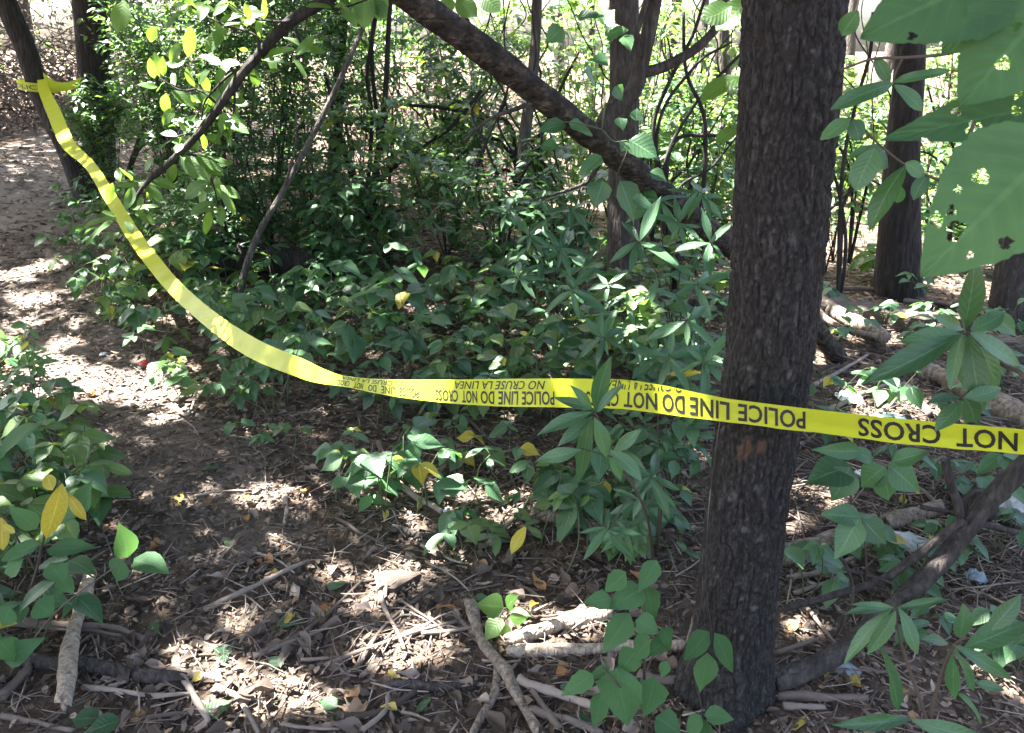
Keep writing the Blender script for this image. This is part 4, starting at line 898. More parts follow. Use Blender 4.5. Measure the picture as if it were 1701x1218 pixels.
def near_leaves():
    base = at(1830, -40, .95); root = thing('holed_branch', 'overhanging sprig of broad insect-holed leaves close above the tape', 'branch', base)
    H = lambda n, s, r=.0028: [(float(x), float(y), float(z)) for x, y, z in zip(np.random.default_rng(s).uniform(-.75, .75, n), np.random.default_rng(s+1).uniform(.15, .85, n), np.random.default_rng(s+2).uniform(r*.5, r*1.6, n))]
    holed_leaf(root, (1690, -60), (1432, 55), 170, .80, .02, H(3, 1), 1, base)
    holed_leaf(root, (1700, -30), (1560, 88), 120, .86, .04, H(2, 4), 2, base)
    holed_leaf(root, (1770, -25), (1598, 172), 190, .78, 0, [(-.1, .62, .006)]+H(3, 7), 3, base)
    holed_leaf(root, (1760, 172), (1475, 222), 92, .82, -.02, H(6, 10, .0055), 4, base)
    holed_leaf(root, (1760, 235), (1535, 452), 215, .75, -.03, [(.15, .72, .007)]+H(7, 13, .005), 5, base)
    stems(root, [([base, at(1760, 60, .88), at(1690, -60, .80)], .004, .002), ([at(1760, 60, .88), at(1770, 172, .84), at(1768, 235, .78)], .003, .002), ([base, base+NV(.25, .3, .2)], .004, .005)], 'stem_brown')
    rows = [(1483, 141, 1388, 174, 30), (1485, 138, 1576, 112, 19), (1486, 142, 1534, 180, 24), (1480, 136, 1453, 98, 20), (1412, 196, 1363, 228, 30), (1414, 200, 1431, 229, 30), (1450, 245, 1424, 314, 44), (1448, 243, 1410, 258, 16), (1505, 275, 1441, 376, 40), (1503, 272, 1537, 290, 24), (1498, 310, 1488, 338, 18), (1540, 290, 1520, 330, 24), (1440, 245, 1478, 275, 34), (1400, 60, 1420, 20, 30), (1240, 0, 1190, 45, 44), (1215, 10, 1165, 30, 40), (1230, 130, 1165, 160, 36), (1225, 215, 1190, 235, 26)]
    r2 = thing('leafy_twig', 'twig of narrow leaves hanging between the scaly trunk and the holed leaves', 'branch', at(1640, 60, 1.5))
    photo_leaves(r2, rows[:14], 1.5, 'oblong', 'leaf', .40, .75)
    stems(r2, [(ats([(1640, 60), (1580, 88), (1500, 96), (1450, 98), (1400, 115)], 1.52), .004, .002), (ats([(1500, 96), (1488, 120), (1483, 141)], 1.52), .002, .0015), (ats([(1560, 300), (1505, 275), (1460, 240), (1412, 196), (1385, 226)], 1.52), .003, .0015), (ats([(1640, 60), (1620, 200), (1560, 300)], 1.52), .004, .003)], 'stem_brown')
    r3 = thing('leafy_twig', 'twig with backlit leaves poking out beside the scaly trunk top', 'branch', at(1260, -40, 2.1)); photo_leaves(r3, rows[14:], 2.1, 'oblong', 'leaf_lit', .40, .7)
    stems(r3, [(ats([(1260, -40), (1240, 0), (1235, 130), (1228, 215)], 2.15), .004, .002)], 'stem_brown')
near_leaves()

def sprig(name, label, stem_lines, rows, Y, kind='lance', mat='leaf_lance', wref=.24, face=.7, group=None, base=None, jy=.05, smat='stem_brown'):
    base = stem_lines[0][0][0] if base is None else base; root = thing(name, label, 'plant', base, group)
    stems(root, stem_lines, smat); photo_leaves(root, rows, Y, kind, mat, wref, face, jy); return root
sprig('sprig', 'whorl of long narrow leaves hanging in front of the tape', [([G(1085, 960), at(1075, 860, 1.75), at(1030, 770, 1.62), at(988, 685, 1.56)], .005, .002), ([at(1020, 760, 1.6), at(965, 745, 1.58)], .002, .001)],
 [(988, 680, 1014, 603, 31), (985, 678, 953, 642, 17), (984, 682, 928, 658, 20), (984, 686, 893, 718, 27), (965, 745, 890, 765, 27), (986, 692, 955, 803, 30), (990, 692, 1012, 765, 32), (1015, 748, 1066, 797, 30), (1012, 748, 1036, 803, 24), (1018, 748, 1064, 718, 24), (983, 690, 925, 740, 24), (992, 684, 1030, 640, 20)], 1.57)
sprig('sprig', 'whorl of long leaves beside the tape above the rotten log', [([G(1780, 900, 0), at(1740, 700, 1.15), at(1660, 600, 1.1), at(1605, 550, 1.06)], .006, .002), ([at(1660, 605, 1.1), at(1595, 662, 1.05)], .002, .001)],
 [(1607, 550, 1628, 432, 40), (1600, 553, 1503, 566, 40), (1600, 556, 1437, 622, 44), (1612, 548, 1668, 515, 36), (1612, 552, 1705, 600, 42), (1607, 556, 1606, 656, 40), (1612, 556, 1640, 680, 42), (1614, 556, 1668, 645, 36), (1602, 558, 1570, 640, 28), (1595, 660, 1548, 664, 22), (1594, 664, 1558, 714, 32), (1600, 664, 1626, 706, 36), (1602, 660, 1665, 642, 30), (1640, 510, 1690, 560, 34), (1600, 548, 1560, 520, 26)], 1.06)
sprig('sprig', 'cluster of long drooping leaves beneath the curved limb', [([G(1560, 1290), at(1540, 1200, 1.2), at(1500, 1080, 1.18), at(1485, 1009, 1.16)], .005, .002), ([at(1540, 1200, 1.2), at(1583, 1075, 1.17), at(1640, 1060, 1.15)], .004, .002)],
 [(1484, 1008, 1420, 1004, 16), (1482, 1010, 1410, 1016, 20), (1482, 1012, 1396, 1102, 30), (1484, 1014, 1445, 1090, 32), (1490, 1012, 1533, 1085, 32), (1488, 1008, 1576, 996, 18), (1458, 1075, 1512, 1184, 36), (1500, 1040, 1545, 1030, 20), (1583, 1075, 1690, 1128, 30), (1600, 1070, 1712, 1035, 52), (1580, 1082, 1632, 1146, 32), (1580, 1085, 1582, 1172, 28), (1514, 1195, 1396, 1200, 32), (1516, 1196, 1636, 1225, 38), (1593, 1155, 1640, 1197, 28), (1620, 1130, 1668, 1148, 22), (1575, 1070, 1540, 1060, 24), (1600, 1060, 1600, 1010, 40), (1650, 1050, 1690, 990, 38)], 1.16)
sprig('seedling', 'three broad leaves on a stalk in front of the log right of the scaly trunk', [([G(1440, 985), at(1438, 920, 1.62), at(1432, 862, 1.55)], .003, .0015)],
 [(1430, 862, 1371, 848, 42), (1430, 864, 1386, 925, 48), (1434, 864, 1474, 902, 46)], 1.53, 'ovate', 'leaf', .56, .8, base=None)
sprig('seedling', 'leafy seedling with broad dull leaves just under the tape right of the trunk', [([G(1420, 905), at(1415, 850, 1.75), at(1410, 780, 1.72)], .004, .002)],
 [(1415, 775, 1345, 800, 60), (1415, 778, 1380, 830, 52), (1470, 775, 1432, 810, 48), (1475, 772, 1533, 815, 50), (1480, 765, 1545, 750, 30), (1430, 750, 1360, 745, 28), (1450, 765, 1410, 745, 26), (1470, 790, 1478, 835, 44)], 1.7, 'ovate', 'leaf', .56, .8)
sprig('vine', 'three-leaved vine hanging down the front of the scaly trunk', [([at(1196, 700, 1.59), at(1180, 820, 1.585), at(1172, 960, 1.575), at(1182, 1052, 1.5), at(1176, 1082, 1.47)], .0014, .001), ([at(1172, 960, 1.57), at(1152, 1100, 1.56), at(1167, 1187, 1.46), at(1160, 1260, 1.5)], .002, .0015), ([at(1225, 420, 1.595), at(1233, 520, 1.6), at(1212, 600, 1.59), at(1196, 700, 1.59)], .0013, .0013)],
 [(1179, 1051, 1133, 1094, 40), (1186, 1052, 1225, 1119, 36), (1176, 1084, 1165, 1157, 46), (1170, 1187, 1219, 1194, 36), (1166, 1190, 1138, 1222, 34), (1168, 1192, 1172, 1240, 34)], 1.45, 'ovate', 'leaf_near', .56, .9, jy=.01, smat='stem_dark')
sprig('shrub', 'dark broad-leaved plant crowding the left foot of the scaly trunk', [([G(1075, 1235), at(1070, 1120, 1.36), at(1072, 1030, 1.36), at(1068, 972, 1.36)], .004, .002), ([G(1075, 1235), at(1035, 1150, 1.33), at(1000, 1110, 1.32)], .003, .002), ([at(1070, 1120, 1.36), at(1105, 1050, 1.38)], .002, .001)],
 [(1066, 974, 1012, 1012, 54), (1072, 972, 1088, 1042, 44), (1015, 992, 970, 1002, 38), (1045, 1018, 1000, 1088, 52), (1056, 1030, 1098, 1052, 46), (1080, 1058, 1046, 1098, 44), (1100, 1042, 1117, 1082, 32), (1108, 1098, 1097, 1128, 24), (1028, 1108, 1040, 1214, 92), (1085, 1125, 1072, 1195, 66), (984, 1118, 933, 1156, 42), (1012, 1108, 976, 1128, 24), (1090, 1190, 1132, 1222, 56), (1040, 950, 1000, 985, 40), (1060, 1080, 1025, 1120, 50), (1000, 1150, 985, 1215, 40), (1110, 1060, 1070, 1090, 36), (1090, 930, 1060, 985, 38)], 1.35, 'broad', 'leaf_near', .72, .85)
sprig('bush', 'dark leafy bush edge with long pointed leaves and yellowing ones', [([G(40, 1010), at(60, 950, 1.8), at(70, 905, 1.74), at(100, 800, 1.74)], .005, .002), ([at(70, 905, 1.74), at(154, 906, 1.7)], .002, .001), ([G(10, 1130), at(90, 1020, 1.65), at(210, 928, 1.62)], .003, .0015), ([at(60, 950, 1.8), at(20, 880, 1.74), at(0, 850, 1.72)], .003, .002)],
 [(78, 912, 156, 906, 32), (68, 905, -4, 926, 28), (212, 926, 200, 876, 38), (222, 930, 277, 946, 42), (206, 930, 188, 966, 40), (85, 935, 105, 970, 34), (95, 960, 122, 985, 26), (60, 880, 20, 840, 30), (70, 870, 130, 850, 40), (130, 850, 150, 800, 34), (40, 930, 0, 950, 36), (0, 760, 50, 700, 46), (60, 1000, 90, 1020, 40), (20, 1010, 0, 1040, 36), (10, 1100, 60, 1060, 40), (0, 1060, 30, 1100, 42)], 1.7, 'ovate', 'leaf_near', .50, .7)
r = thing('yellowing_sprig', 'sprig with drooping bright yellow leaves above the plastic bag', 'plant', at(70, 905, 1.66)); stems(r, [(ats([(70, 905), (80, 840), (100, 800)], 1.66), .002, .001), (ats([(70, 905), (30, 880), (0, 862)], 1.66), .002, .001)])
photo_leaves(r, [(100, 803, 82, 897, 40), (0, 860, 6, 914, 26), (108, 820, 144, 864, 20), (75, 790, 88, 812, 24), (2, 872, 24, 884, 16)], 1.64, 'oblong', 'leaf_yellow', .40, .85)
sprig('seedling', 'bright three-leaved seedling standing by the sunlit broken log', [([G(835, 1052), at(830, 1030, 1.98), at(838, 1010, 1.95)], .003, .0015)], [(836, 1012, 795, 1000, 46), (834, 1030, 826, 1078, 46), (842, 1008, 856, 990, 28), (846, 1025, 878, 1025, 26), (835, 1028, 806, 1062, 40), (848, 1015, 880, 1022, 18)], 1.93, 'ovate', 'leaf_lit', .56, .8)

# ------------------------------------------------------------------ undergrowth plants
def tri_plant(base, h, L, label, group, nst=2, mat='leaf', kind='ovate', name='seedling', tri=True, nodes=(.5, .75, 1.0), lean=None):
    root = thing(name, label, 'plant', base, group); b = MB(); ms = []
    for k in range(nst):
        az = U(0, 6.28); sp = U(.15, .5)*h; hh = h*U(.65, 1.05); tip = base+NV(math.cos(az)*sp, math.sin(az)*sp, hh)
        if lean is not None: tip = tip+np.asarray(lean)*U(.6, 1.1)
        mid = base+(tip-base)*.5+NV(U(-.03, .03), U(-.03, .03), .05*h); P = spline([base-NV(0, 0, .02), mid, tip], 7); V, f, uv = tube(P, np.linspace(.0032, .0016, 7), 4); b.add(V, f, uv)
        a2 = U(0, 6.28)
        for nd in nodes:
            p = P[min(6, int(round(nd*6)))]; a2 += 2.4+U(-.4, .4); d = NV(math.cos(a2), math.sin(a2), U(.1, .7)); pl = U(.45, 1.0)*L*.7; e = p+unit(d)*pl
            V, f, uv = tube([p, (p+e)/2+NV(0, 0, .01), e], [.0013, .0012, .001], 3); b.add(V, f, uv)
            for da, sc in ((0, 1.0), (1.35, .85), (-1.35, .85)) if tri else ((0, 1.0),):
                a3 = a2+da+U(-.2, .2); dn = U(-.75, .05); dd = NV(math.cos(a3)*math.cos(dn), math.sin(a3)*math.cos(dn), math.sin(dn))
                ms.append(frame(e, dd, NV(U(-.3, .3), U(-.45, .15), 1), L*sc*U(.55, 1.2)))
    link('stem', b.mesh('stem', 'stem', base), root); put_leaves(root, kind, ms, mat)
    return root
def in_poly(x, y, poly):
    c = False; j = len(poly)-1
    for i in range(len(poly)):
        if (poly[i][1] > y) != (poly[j][1] > y) and x < (poly[j][0]-poly[i][0])*(y-poly[i][1])/(poly[j][1]-poly[i][1])+poly[i][0]: c = not c
        j = i
    return c
def fill(poly, n, mind, fn, avoid=.85):
    xs, ys = [p[0] for p in poly], [p[1] for p in poly]; got = []; tries = 0
    while len(got) < n and tries < n*60:
        tries += 1; x, y = U(min(xs), max(xs)), U(min(ys), max(ys))
        if not in_poly(x, y, poly): continue
        p = G(x, y); md = mind*p[1]/4
        if on_path(np.array(p[0]), np.array(p[1])) < avoid: continue
        if any(np.hypot(p[0]-q[0], p[1]-q[1]) < md for q in got): continue
        if np.hypot(p[0]-MAINC[0][0], p[1]-MAINC[0][1]) < .2: continue
        got.append(p); fn(p)
    return got
# the dense bank of three-leaflet plants behind the tape
def mixk():
    k = U(0, 1); return dict(kind='ovate' if k < .55 else 'broad' if k < .8 else 'oblong', mat='leaf' if U(0, 1) < .72 else 'leaf_warm')
def bank(p):
    d = p[1]; tri_plant(p, U(.2, .52), U(.085, .165), 'broad three-leaflet plant in the bank nearest '+near(p), 'three-leaflet plants in the bank', int(RNG.integers(2, 4)), **mixk())
fill([(330, 640), (250, 560), (300, 500), (420, 480), (560, 490), (760, 500), (960, 520), (1180, 560), (1180, 680), (900, 710), (560, 700), (380, 690)], 80, .13, bank)
def bank2(p): tri_plant(p, U(.28, .52), U(.105, .145), 'shaded broad-leaved plant under the shrubs nearest '+near(p), 'plants around the shrub feet', int(RNG.integers(2, 4)), nodes=(.35, .6, .8, 1.0), **mixk())
fill([(190, 520), (150, 430), (190, 380), (330, 385), (480, 410), (640, 420), (800, 425), (1000, 440), (1190, 470), (1190, 530), (960, 515), (560, 490), (300, 510)], 60, .25, bank2)
def verge(p): tri_plant(p, U(.10, .27), U(.07, .12), 'small three-leaflet seedling in open litter nearest '+near(p), 'seedlings in the open litter', 1, nodes=(.7, 1.0), **mixk())
fill([(400, 740), (560, 730), (900, 760), (1130, 740), (1130, 960), (1000, 1000), (880, 960), (700, 920), (600, 900), (500, 800)], 46, .13, verge)
fill([(600, 690), (900, 700), (1150, 690), (1150, 760), (900, 780), (640, 770)], 11, .16, verge)
fill([(280, 650), (330, 640), (420, 700), (440, 780), (360, 740)], 6, .15, verge)
fill([(125, 470), (230, 465), (335, 640), (310, 670), (200, 600)], 16, .14, verge, .8)
def knoll(p): tri_plant(p, U(.2, .36), U(.09, .13), 'leafy knee-high seedling in the litter nearest '+near(p), 'seedlings around the split log', 2)
fill([(600, 900), (640, 800), (720, 790), (780, 850), (760, 900)], 3, .12, knoll)
fill([(880, 830), (1120, 780), (1130, 950), (960, 960), (860, 930)], 5, .14, knoll)
def left(p): tri_plant(p, U(.22, .42), U(.09, .13), 'bushy seedling beside the path nearest '+near(p), 'seedlings on the near side of the path', 3, **mixk())
fill([(-60, 590), (50, 600), (105, 670), (140, 750), (150, 830), (200, 900), (120, 980), (-60, 1000)], 24, .17, left, .55)
fill([(-60, 1000), (60, 1010), (50, 1160), (-60, 1180)], 4, .2, left)
def farleft(p): tri_plant(p, U(.25, .45), U(.09, .12), 'leafy plant on the shaded edge of the path nearest '+near(p), 'plants along the far path edge', 3, nodes=(.4, .7, 1.0), **mixk())
fill([(-20, 400), (30, 345), (110, 330), (170, 350), (230, 420), (260, 540), (220, 560), (130, 470), (60, 430)], 30, .24, farleft, .6)
def right(p): tri_plant(p, U(.16, .34), U(.08, .12), 'seedling among the rubbish and sticks nearest '+near(p), 'seedlings among the rubbish', 2)
fill([(1330, 590), (1480, 560), (1690, 620), (1690, 1180), (1400, 1200), (1320, 1180), (1340, 900)], 15, .26, right)
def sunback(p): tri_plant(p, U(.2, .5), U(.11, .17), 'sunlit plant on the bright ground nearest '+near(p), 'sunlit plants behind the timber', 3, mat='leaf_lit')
fill([(1360, 470), (1360, 380), (1440, 350), (1700, 350), (1700, 470)], 22, .4, sunback)
fill([(1350, 590), (1360, 520), (1640, 520), (1690, 580)], 9, .3, right)
fill([(1060, 430), (1060, 330), (1200, 330), (1200, 440)], 10, .4, sunback)

# ------------------------------------------------------------------ shrubs
def shrub(label, base, h, w, nst, ntw, nlf, L, mat, joinmat, group=None, kind='small', limit=300, name='shrub', bark='stem_dark', dry=False, lean=(0, 0), low=.25):
    root = thing(name, label, 'shrub', base, group); b = MB(); ms = []
    for k in range(nst):
        a = U(0, 6.28); sp = U(.2, 1)*w; tip = base+NV(math.cos(a)*sp+lean[0], math.sin(a)*sp*.7+lean[1], h*U(.75, 1.05)); mid = base*.5+tip*.5+NV(U(-.1, .1), U(-.1, .1), h*.08)
        P = spline([base-NV(0, 0, .03), mid, tip], 12); r0 = .0022*h+.0024; V, f, uv = tube(P, np.linspace(r0, r0*.3, 12), 5); b.add(V, f, uv, U(0, .7))
        for t in range(ntw):
            s = U(low, 1); p = P[int(s*11)]; az = U(0, 6.28); tl = U(.25, .6)*w*(1.2-s*.5); d = unit(NV(math.cos(az), math.sin(az), U(-.25, .6))); e = p+d*tl+NV(0, 0, -.12*tl); q = spline([p, (p+e)/2+NV(0, 0, .08*tl), e], 5)
            V, f, uv = tube(q, np.linspace(r0*.3, .0012, 5), 3); b.add(V, f, uv, U(0, 1))
            for i in range(nlf):
                u = (i+.6)/nlf; c = q[min(4, int(u*4.99))]+NV(*RNG.normal(0, .02, 3)); a3 = az+(1 if i % 2 else -1)*U(.6, 1.5); dn = U(-.7, .4)
                ms.append(frame(c, NV(math.cos(a3)*math.cos(dn), math.sin(a3)*math.cos(dn), math.sin(dn)), NV(U(-.5, .5), U(-.6, .3), 1), L*U(.65, 1.2)))
    link('stems', b.mesh('stems', bark, base), root)
    if limit: put_leaves(root, kind, ms, mat, joinmat, limit)
    else: join_leaves('low', ms, joinmat, 'foliage', root, base)['kind'] = 'stuff'
    return root
gb = lambda px, py, Y: onto(at(px, py, Y), 0)
# saplings with long narrow leaves behind the tape
def whorl(c, axis, n, L, ms, spread=(.1, 1.1)):
    ax = unit(axis); u = unit(np.cross(ax, NV(.3, 1, .2))); v = np.cross(ax, u); a = U(0, 6.28)
    for i in range(n):
        a += 2.4; e = U(*spread); out = u*math.cos(a)+v*math.sin(a); d = out*math.cos(e-.5)+ax*math.sin(e-.5); d = d-NV(0, 0, .18)
        ms.append(frame(c-ax*U(0, .03), d, ax*.7+NV(U(-.2, .2), -.3+U(-.2, .2), .6), L*U(.5, 1.2)))
def lance_sapling(label, base_px, centres, Y, L=.15, group=None, mat='leaf_lance'):
    base = G(*base_px, -.02); root = thing('sapling', label, 'sapling', base, group); lines = []; ms = []
    hub = base+NV(0, 0, .25)
    for x, y, *o in centres:
        c = at(x, y, o[0] if o else Y+U(-.25, .25)); lines.append(([base, hub*.6+c*.4+NV(U(-.05, .05), U(-.05, .05), .05), c], .005, .0018)); whorl(c, c-hub+NV(0, 0, .25), int(RNG.integers(5, 8)), L, ms)
        m2 = hub*.35+c*.65; whorl(m2, c-hub+NV(0, 0, .2), 2, L*.9, ms)
    stems(root, lines, 'stem_brown'); put_leaves(root, 'lance', ms, mat)
lance_sapling('sapling with long glossy leaves against the grey trunk', (1060, 640), [(1010, 470), (1050, 540), (1000, 560), (1080, 480), (950, 480), (1090, 590)], 3.2, .15)
lance_sapling('sapling with long glossy leaves hugging the left of the scaly trunk', (1150, 720), [(1140, 530), (1110, 590), (1160, 470), (1170, 600)], 2.35, .13)
lance_sapling('tall sapling with pointed leaves below the leaning dead log', (1120, 600), [(1130, 370), (1165, 320), (1095, 330), (1180, 400), (1060, 400)], 3.0, .15)
lance_sapling('sapling with dull pointed leaves under the middle of the leaning log', (930, 560), [(950, 345), (900, 330), (880, 390), (930, 410), (970, 440), (840, 350), (860, 460)], 4.2, .16)
lance_sapling('low sapling with narrow leaves at the foot of the scaly trunk behind the split log', (1090, 930), [(1060, 830), (1040, 880), (1080, 790), (1010, 880)], 1.95, .11)
shrub('mixed low shrub with rounded leaves in front of the grey trunk', gb(1060, 620, 3.5), .85, .45, 6, 7, 6, .085, 'leaf_warm', 'fol', kind='ovate', bark='stem_brown')
shrub('low shrub with rounded leaves beside the left of the scaly trunk', gb(1130, 700, 2.8), .65, .35, 5, 6, 5, .075, 'leaf', 'fol', kind='ovate', bark='stem_brown')
# broad leaves of a climbing vine on the leaning log
base = at(1000, 215, 3.15); r = thing('vine', 'vine with broad leaves climbing over the leaning dead log', 'vine', base)
stems(r, [(ats([(1000, 215), (1020, 235), (1045, 238), (1025, 290)], 3.12), .003, .0015), (ats([(1000, 215), (960, 205), (910, 200)], 3.0), .003, .0015), (ats([(1000, 215), (1005, 160), (990, 120), (1000, 60)], 3.1), .003, .0015)])
photo_leaves(r, [(1045, 232, 1095, 262, 44), (1040, 236, 1035, 250, 22), (1030, 300, 1060, 370, 46), (1000, 300, 985, 345, 40), (945, 205, 985, 220, 24), (940, 205, 890, 215, 26), (985, 130, 975, 115, 44), (1005, 60, 1040, 45, 30), (1000, 40, 1020, 15, 34), (1020, 145, 1035, 165, 26), (1010, 100, 985, 95, 30), (935, 45, 905, 70, 32), (960, 30, 1000, 20, 28), (1035, 60, 1050, 80, 26), (1055, 200, 1060, 180, 22), (1030, 195, 1035, 215, 20), (900, 240, 930, 245, 24), (1080, 285, 1110, 300, 24), (1000, 260, 960, 285, 30), (1050, 330, 1090, 345, 26)], 3.1, 'broad', 'leaf', .72, .6, .06)
# leaves poking in from the top edge
base = at(600, -40, 3.6); r = thing('leafy_twig', 'leafy twig dangling from above near the slanting branch', 'branch', base)
stems(r, [(ats([(600, -40), (612, 0), (640, 20)], 3.6), .003, .0015), (ats([(600, -40), (700, -20), (760, 10)], 3.6), .003, .0015)], 'stem_brown')
photo_leaves(r, [(610, -10, 605, 45, 34), (620, 0, 640, 28, 22), (640, -10, 625, 30, 26), (760, -5, 790, 25, 30), (740, -5, 745, 22, 26), (700, -10, 710, 12, 20), (800, -10, 830, 15, 30), (585, -10, 600, 30, 24)], 3.55, 'oblong', 'leaf_lit', .40, .7)

shrub('tall shrub of small oval leaves around the leaning pole', gb(445, 380, 6.3), 2.5, .95, 8, 40, 15, .062, 'leaf_small', 'fol', low=.1)
shrub('shrub of small oval leaves beside the upright dark trunk', gb(300, 360, 6.6), 2.1, .6, 7, 34, 14, .062, 'leaf_small', 'fol', low=.1)
shrub('fine-leaved shrub draped over the base of the upright dark trunk', gb(190, 350, 7.3), 1.15, .45, 8, 16, 12, .06, 'leaf_small', 'fol')
shrub('curtain of small leaves hanging behind the backlit branch', gb(375, 370, 5.9), 2.35, .7, 7, 38, 16, .055, 'leaf_small', 'fol', low=.15)
shrub('thick small-leaved shrub filling the space left of the many-stemmed sapling', gb(520, 380, 6.8), 2.5, .85, 7, 38, 16, .06, 'leaf_small', 'fol', low=.15)
shrub('small-leaved shrub arching over the top of the leaning pole', gb(600, 390, 7.8), 2.6, .8, 6, 34, 15, .065, 'leaf_small', 'fol', low=.3)
shrub('leafy shrub behind the many-stemmed sapling', gb(650, 400, 8.4), 2.7, .95, 6, 30, 14, .085, 'leaf_small', 'fol', low=.3)
shrub('shrub with sparse leaves hanging under the leaning dead log', gb(760, 400, 7.4), 2.3, .8, 5, 24, 11, .085, 'leaf', 'fol', low=.35)
shrub('low shrub beside the slim crooked trunk', gb(850, 420, 5.6), 1.0, .7, 7, 13, 8, .085, 'leaf', 'fol')
shrub('low shrub at the end of the dark mossy log', gb(560, 440, 6.2), .9, .6, 7, 13, 9, .07, 'leaf_small', 'fol')
shrub('low spreading shrub between the path and the leaning pole', gb(320, 430, 5.6), .75, .6, 7, 13, 9, .075, 'leaf_small', 'fol')
shrub('vine-draped shrub between the grey trunk and the crooked trunk', gb(960, 430, 6.8), 2.3, .8, 7, 15, 9, .09, 'leaf_lit', 'fol_lit', limit=200)
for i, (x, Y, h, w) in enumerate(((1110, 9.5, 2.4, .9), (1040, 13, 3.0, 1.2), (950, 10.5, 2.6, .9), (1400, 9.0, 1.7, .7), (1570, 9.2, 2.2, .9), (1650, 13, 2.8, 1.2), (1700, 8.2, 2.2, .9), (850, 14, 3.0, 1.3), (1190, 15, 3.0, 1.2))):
    shrub('bright leafy bush in the sunlit woods beyond the trunks', gb(x, 350, Y), h, w, 7, 12, 10, .125, 'leaf_lit', 'fol_lit', 'bushes in the sunlit woods', limit=110, name='bush', low=.15)
for i, (x, Y, h, w) in enumerate(((560, 10.5, 3.0, 1.1), (480, 9.2, 2.9, 1.0), (380, 10, 2.9, 1.0), (300, 8.6, 2.6, .8))):
    shrub('shaded leafy bush behind the leaning pole and the fine-leaved shrub', gb(x, 350, Y), h, w, 8, 18, 12, .095, 'leaf', 'fol', 'shaded bushes behind the pole', limit=110, name='bush')

for i, (x, Y, h, w) in enumerate(((720, 8.8, .9, .7), (1090, 7.2, 1.3, .7), (1180, 7.8, 1.4, .7), (900, 8.6, 1.1, .7), (1600, 7.4, .8, .6), (1400, 10, .9, .7))):
    shrub('low sunlit bush on the bright ground between the slender trunks', gb(x, 360, Y), h, w, 8, 18, 11, .095, 'leaf_lit', 'fol_lit', 'low sunlit bushes', limit=90, name='bush', low=.15)
for i in range(12):
    x = (740, 790, 830, 930, 1080, 1110, 1140, 1180, 1190, 1380, 1420, 1560)[i]; Y = U(5.6, 9.5); b0 = at(x, 380, Y); L_ = []
    for k in range(int(RNG.integers(3, 6))):
        a, p_, l_ = U(-1, 1), [], [(x, 380)]
        yy = 380.0; xx = float(x)
        while yy > -30 and len(l_) < 9: yy -= U(40, 75); xx += U(-34, 34)+a*26; l_.append((xx, yy))
        L_.append((l_[1:], U(3, 6), 1.6))
    multistem('sapling', 'thin twisting bare sapling in the tangle behind the green bank', b0, L_, Y, 'bark_dark', 'thin twisting saplings')
for i, (x, Y, h, w) in enumerate(((640, 6.0, 1.3, .6), (740, 6.5, 1.3, .7), (830, 6.9, 1.7, .7), (930, 5.7, 1.1, .6), (1095, 6.3, 1.9, .7), (1165, 6.0, 1.6, .6), (1395, 6.6, 1.3, .6), (1560, 6.5, 1.4, .7), (1690, 6.1, 1.6, .7), (560, 5.6, .9, .5), (700, 9.5, 2.4, .9), (1010, 8.5, 2.4, .8), (780, 8.2, 2.3, .7))):
    shrub('loose broad-leaved bush in the tangle nearest '+near(gb(x, 360, Y)), gb(x, 360, Y), h, w, 6, 12, 7, .09, 'leaf' if i % 2 else 'leaf_warm', 'fol', 'loose bushes in the tangle', limit=140, name='bush', kind='ovate', low=.2)
# dry brush
def brush(label, x0, x1, Y0, Y1, h, n, group=None, r=.004):
    c = onto(at((x0+x1)/2, 300, (Y0+Y1)/2), 0); b = MB()
    for i in range(n):
        Y = U(Y0, Y1); p = onto(at(U(x0, x1), 300, Y), 0); z = U(0, h)*U(.3, 1); p[2] += z*.6; a = U(0, 6.28); d = unit(NV(math.cos(a), math.sin(a), U(-.5, 1.1))); L = U(.25, .9)
        q = spline([p, p+d*L*.5+NV(U(-.1, .1), U(-.1, .1), .05), p+d*L+NV(0, 0, -.15*L)], 4); V, f, uv = tube(q, [r*U(.6, 1.4), r, r*.8, r*.4], 3); b.add(V, f, uv, U(0, 1))
    o = link('dry_brush', b.mesh('dry_brush', 'brush', c), None, tuple(c)); tag(o, label, 'dry brush', group, 'stuff')
    ms = []
    for i in range(n*2):
        Y = U(Y0, Y1); p = onto(at(U(x0, x1), 300, Y), 0); p[2] += U(0, h)*U(.2, 1); ms.append(frame(p, RNG.normal(0, 1, 3)+NV(0, 0, -.5), RNG.normal(0, 1, 3), U(.05, .12)))
    f = join_leaves('lowdry', ms, 'brush', 'dry_leaves', o, c); f['kind'] = 'stuff'
brush('thicket of dead grey-brown brush behind the trunks along the path', -260, 330, 13, 17, 3.2, 3000, r=.009)
brush('sunlit pile of dry pale brush behind the many-stemmed sapling', 600, 880, 10.5, 13, 1.7, 1100, r=.006)
brush('dry leafless brush in the sun behind the old timber', 1040, 1230, 8.5, 11, .7, 500, r=.005)

# far woods that read as one mass
def far_woods():
    n = 9000; x = RNG.uniform(-34, 34, n); y = RNG.uniform(21, 42, n); z = RNG.uniform(0, 1, n)**1.2*9; g = np.sin(x*.9+y*.35)+np.sin(x*.37-y*.8+1)+np.sin(z*1.3+x*.6)
    ok = g > -.55; x, y, z = x[ok], y[ok], z[ok]+.4
    ms = [frame(NV(a, b, c), RNG.normal(0, 1, 3)+NV(0, 0, -.4), RNG.normal(0, .7, 3)+NV(0, -.2, 1), U(.16, .32)) for a, b, c in zip(x, y, z)]
    o = join_leaves('low', ms, 'fol_lit', 'far_woods', None, NV(0, 30, 0)); tag(o, 'sunlit leafy woods far beyond the undergrowth', 'woods', kind='stuff')
far_woods()

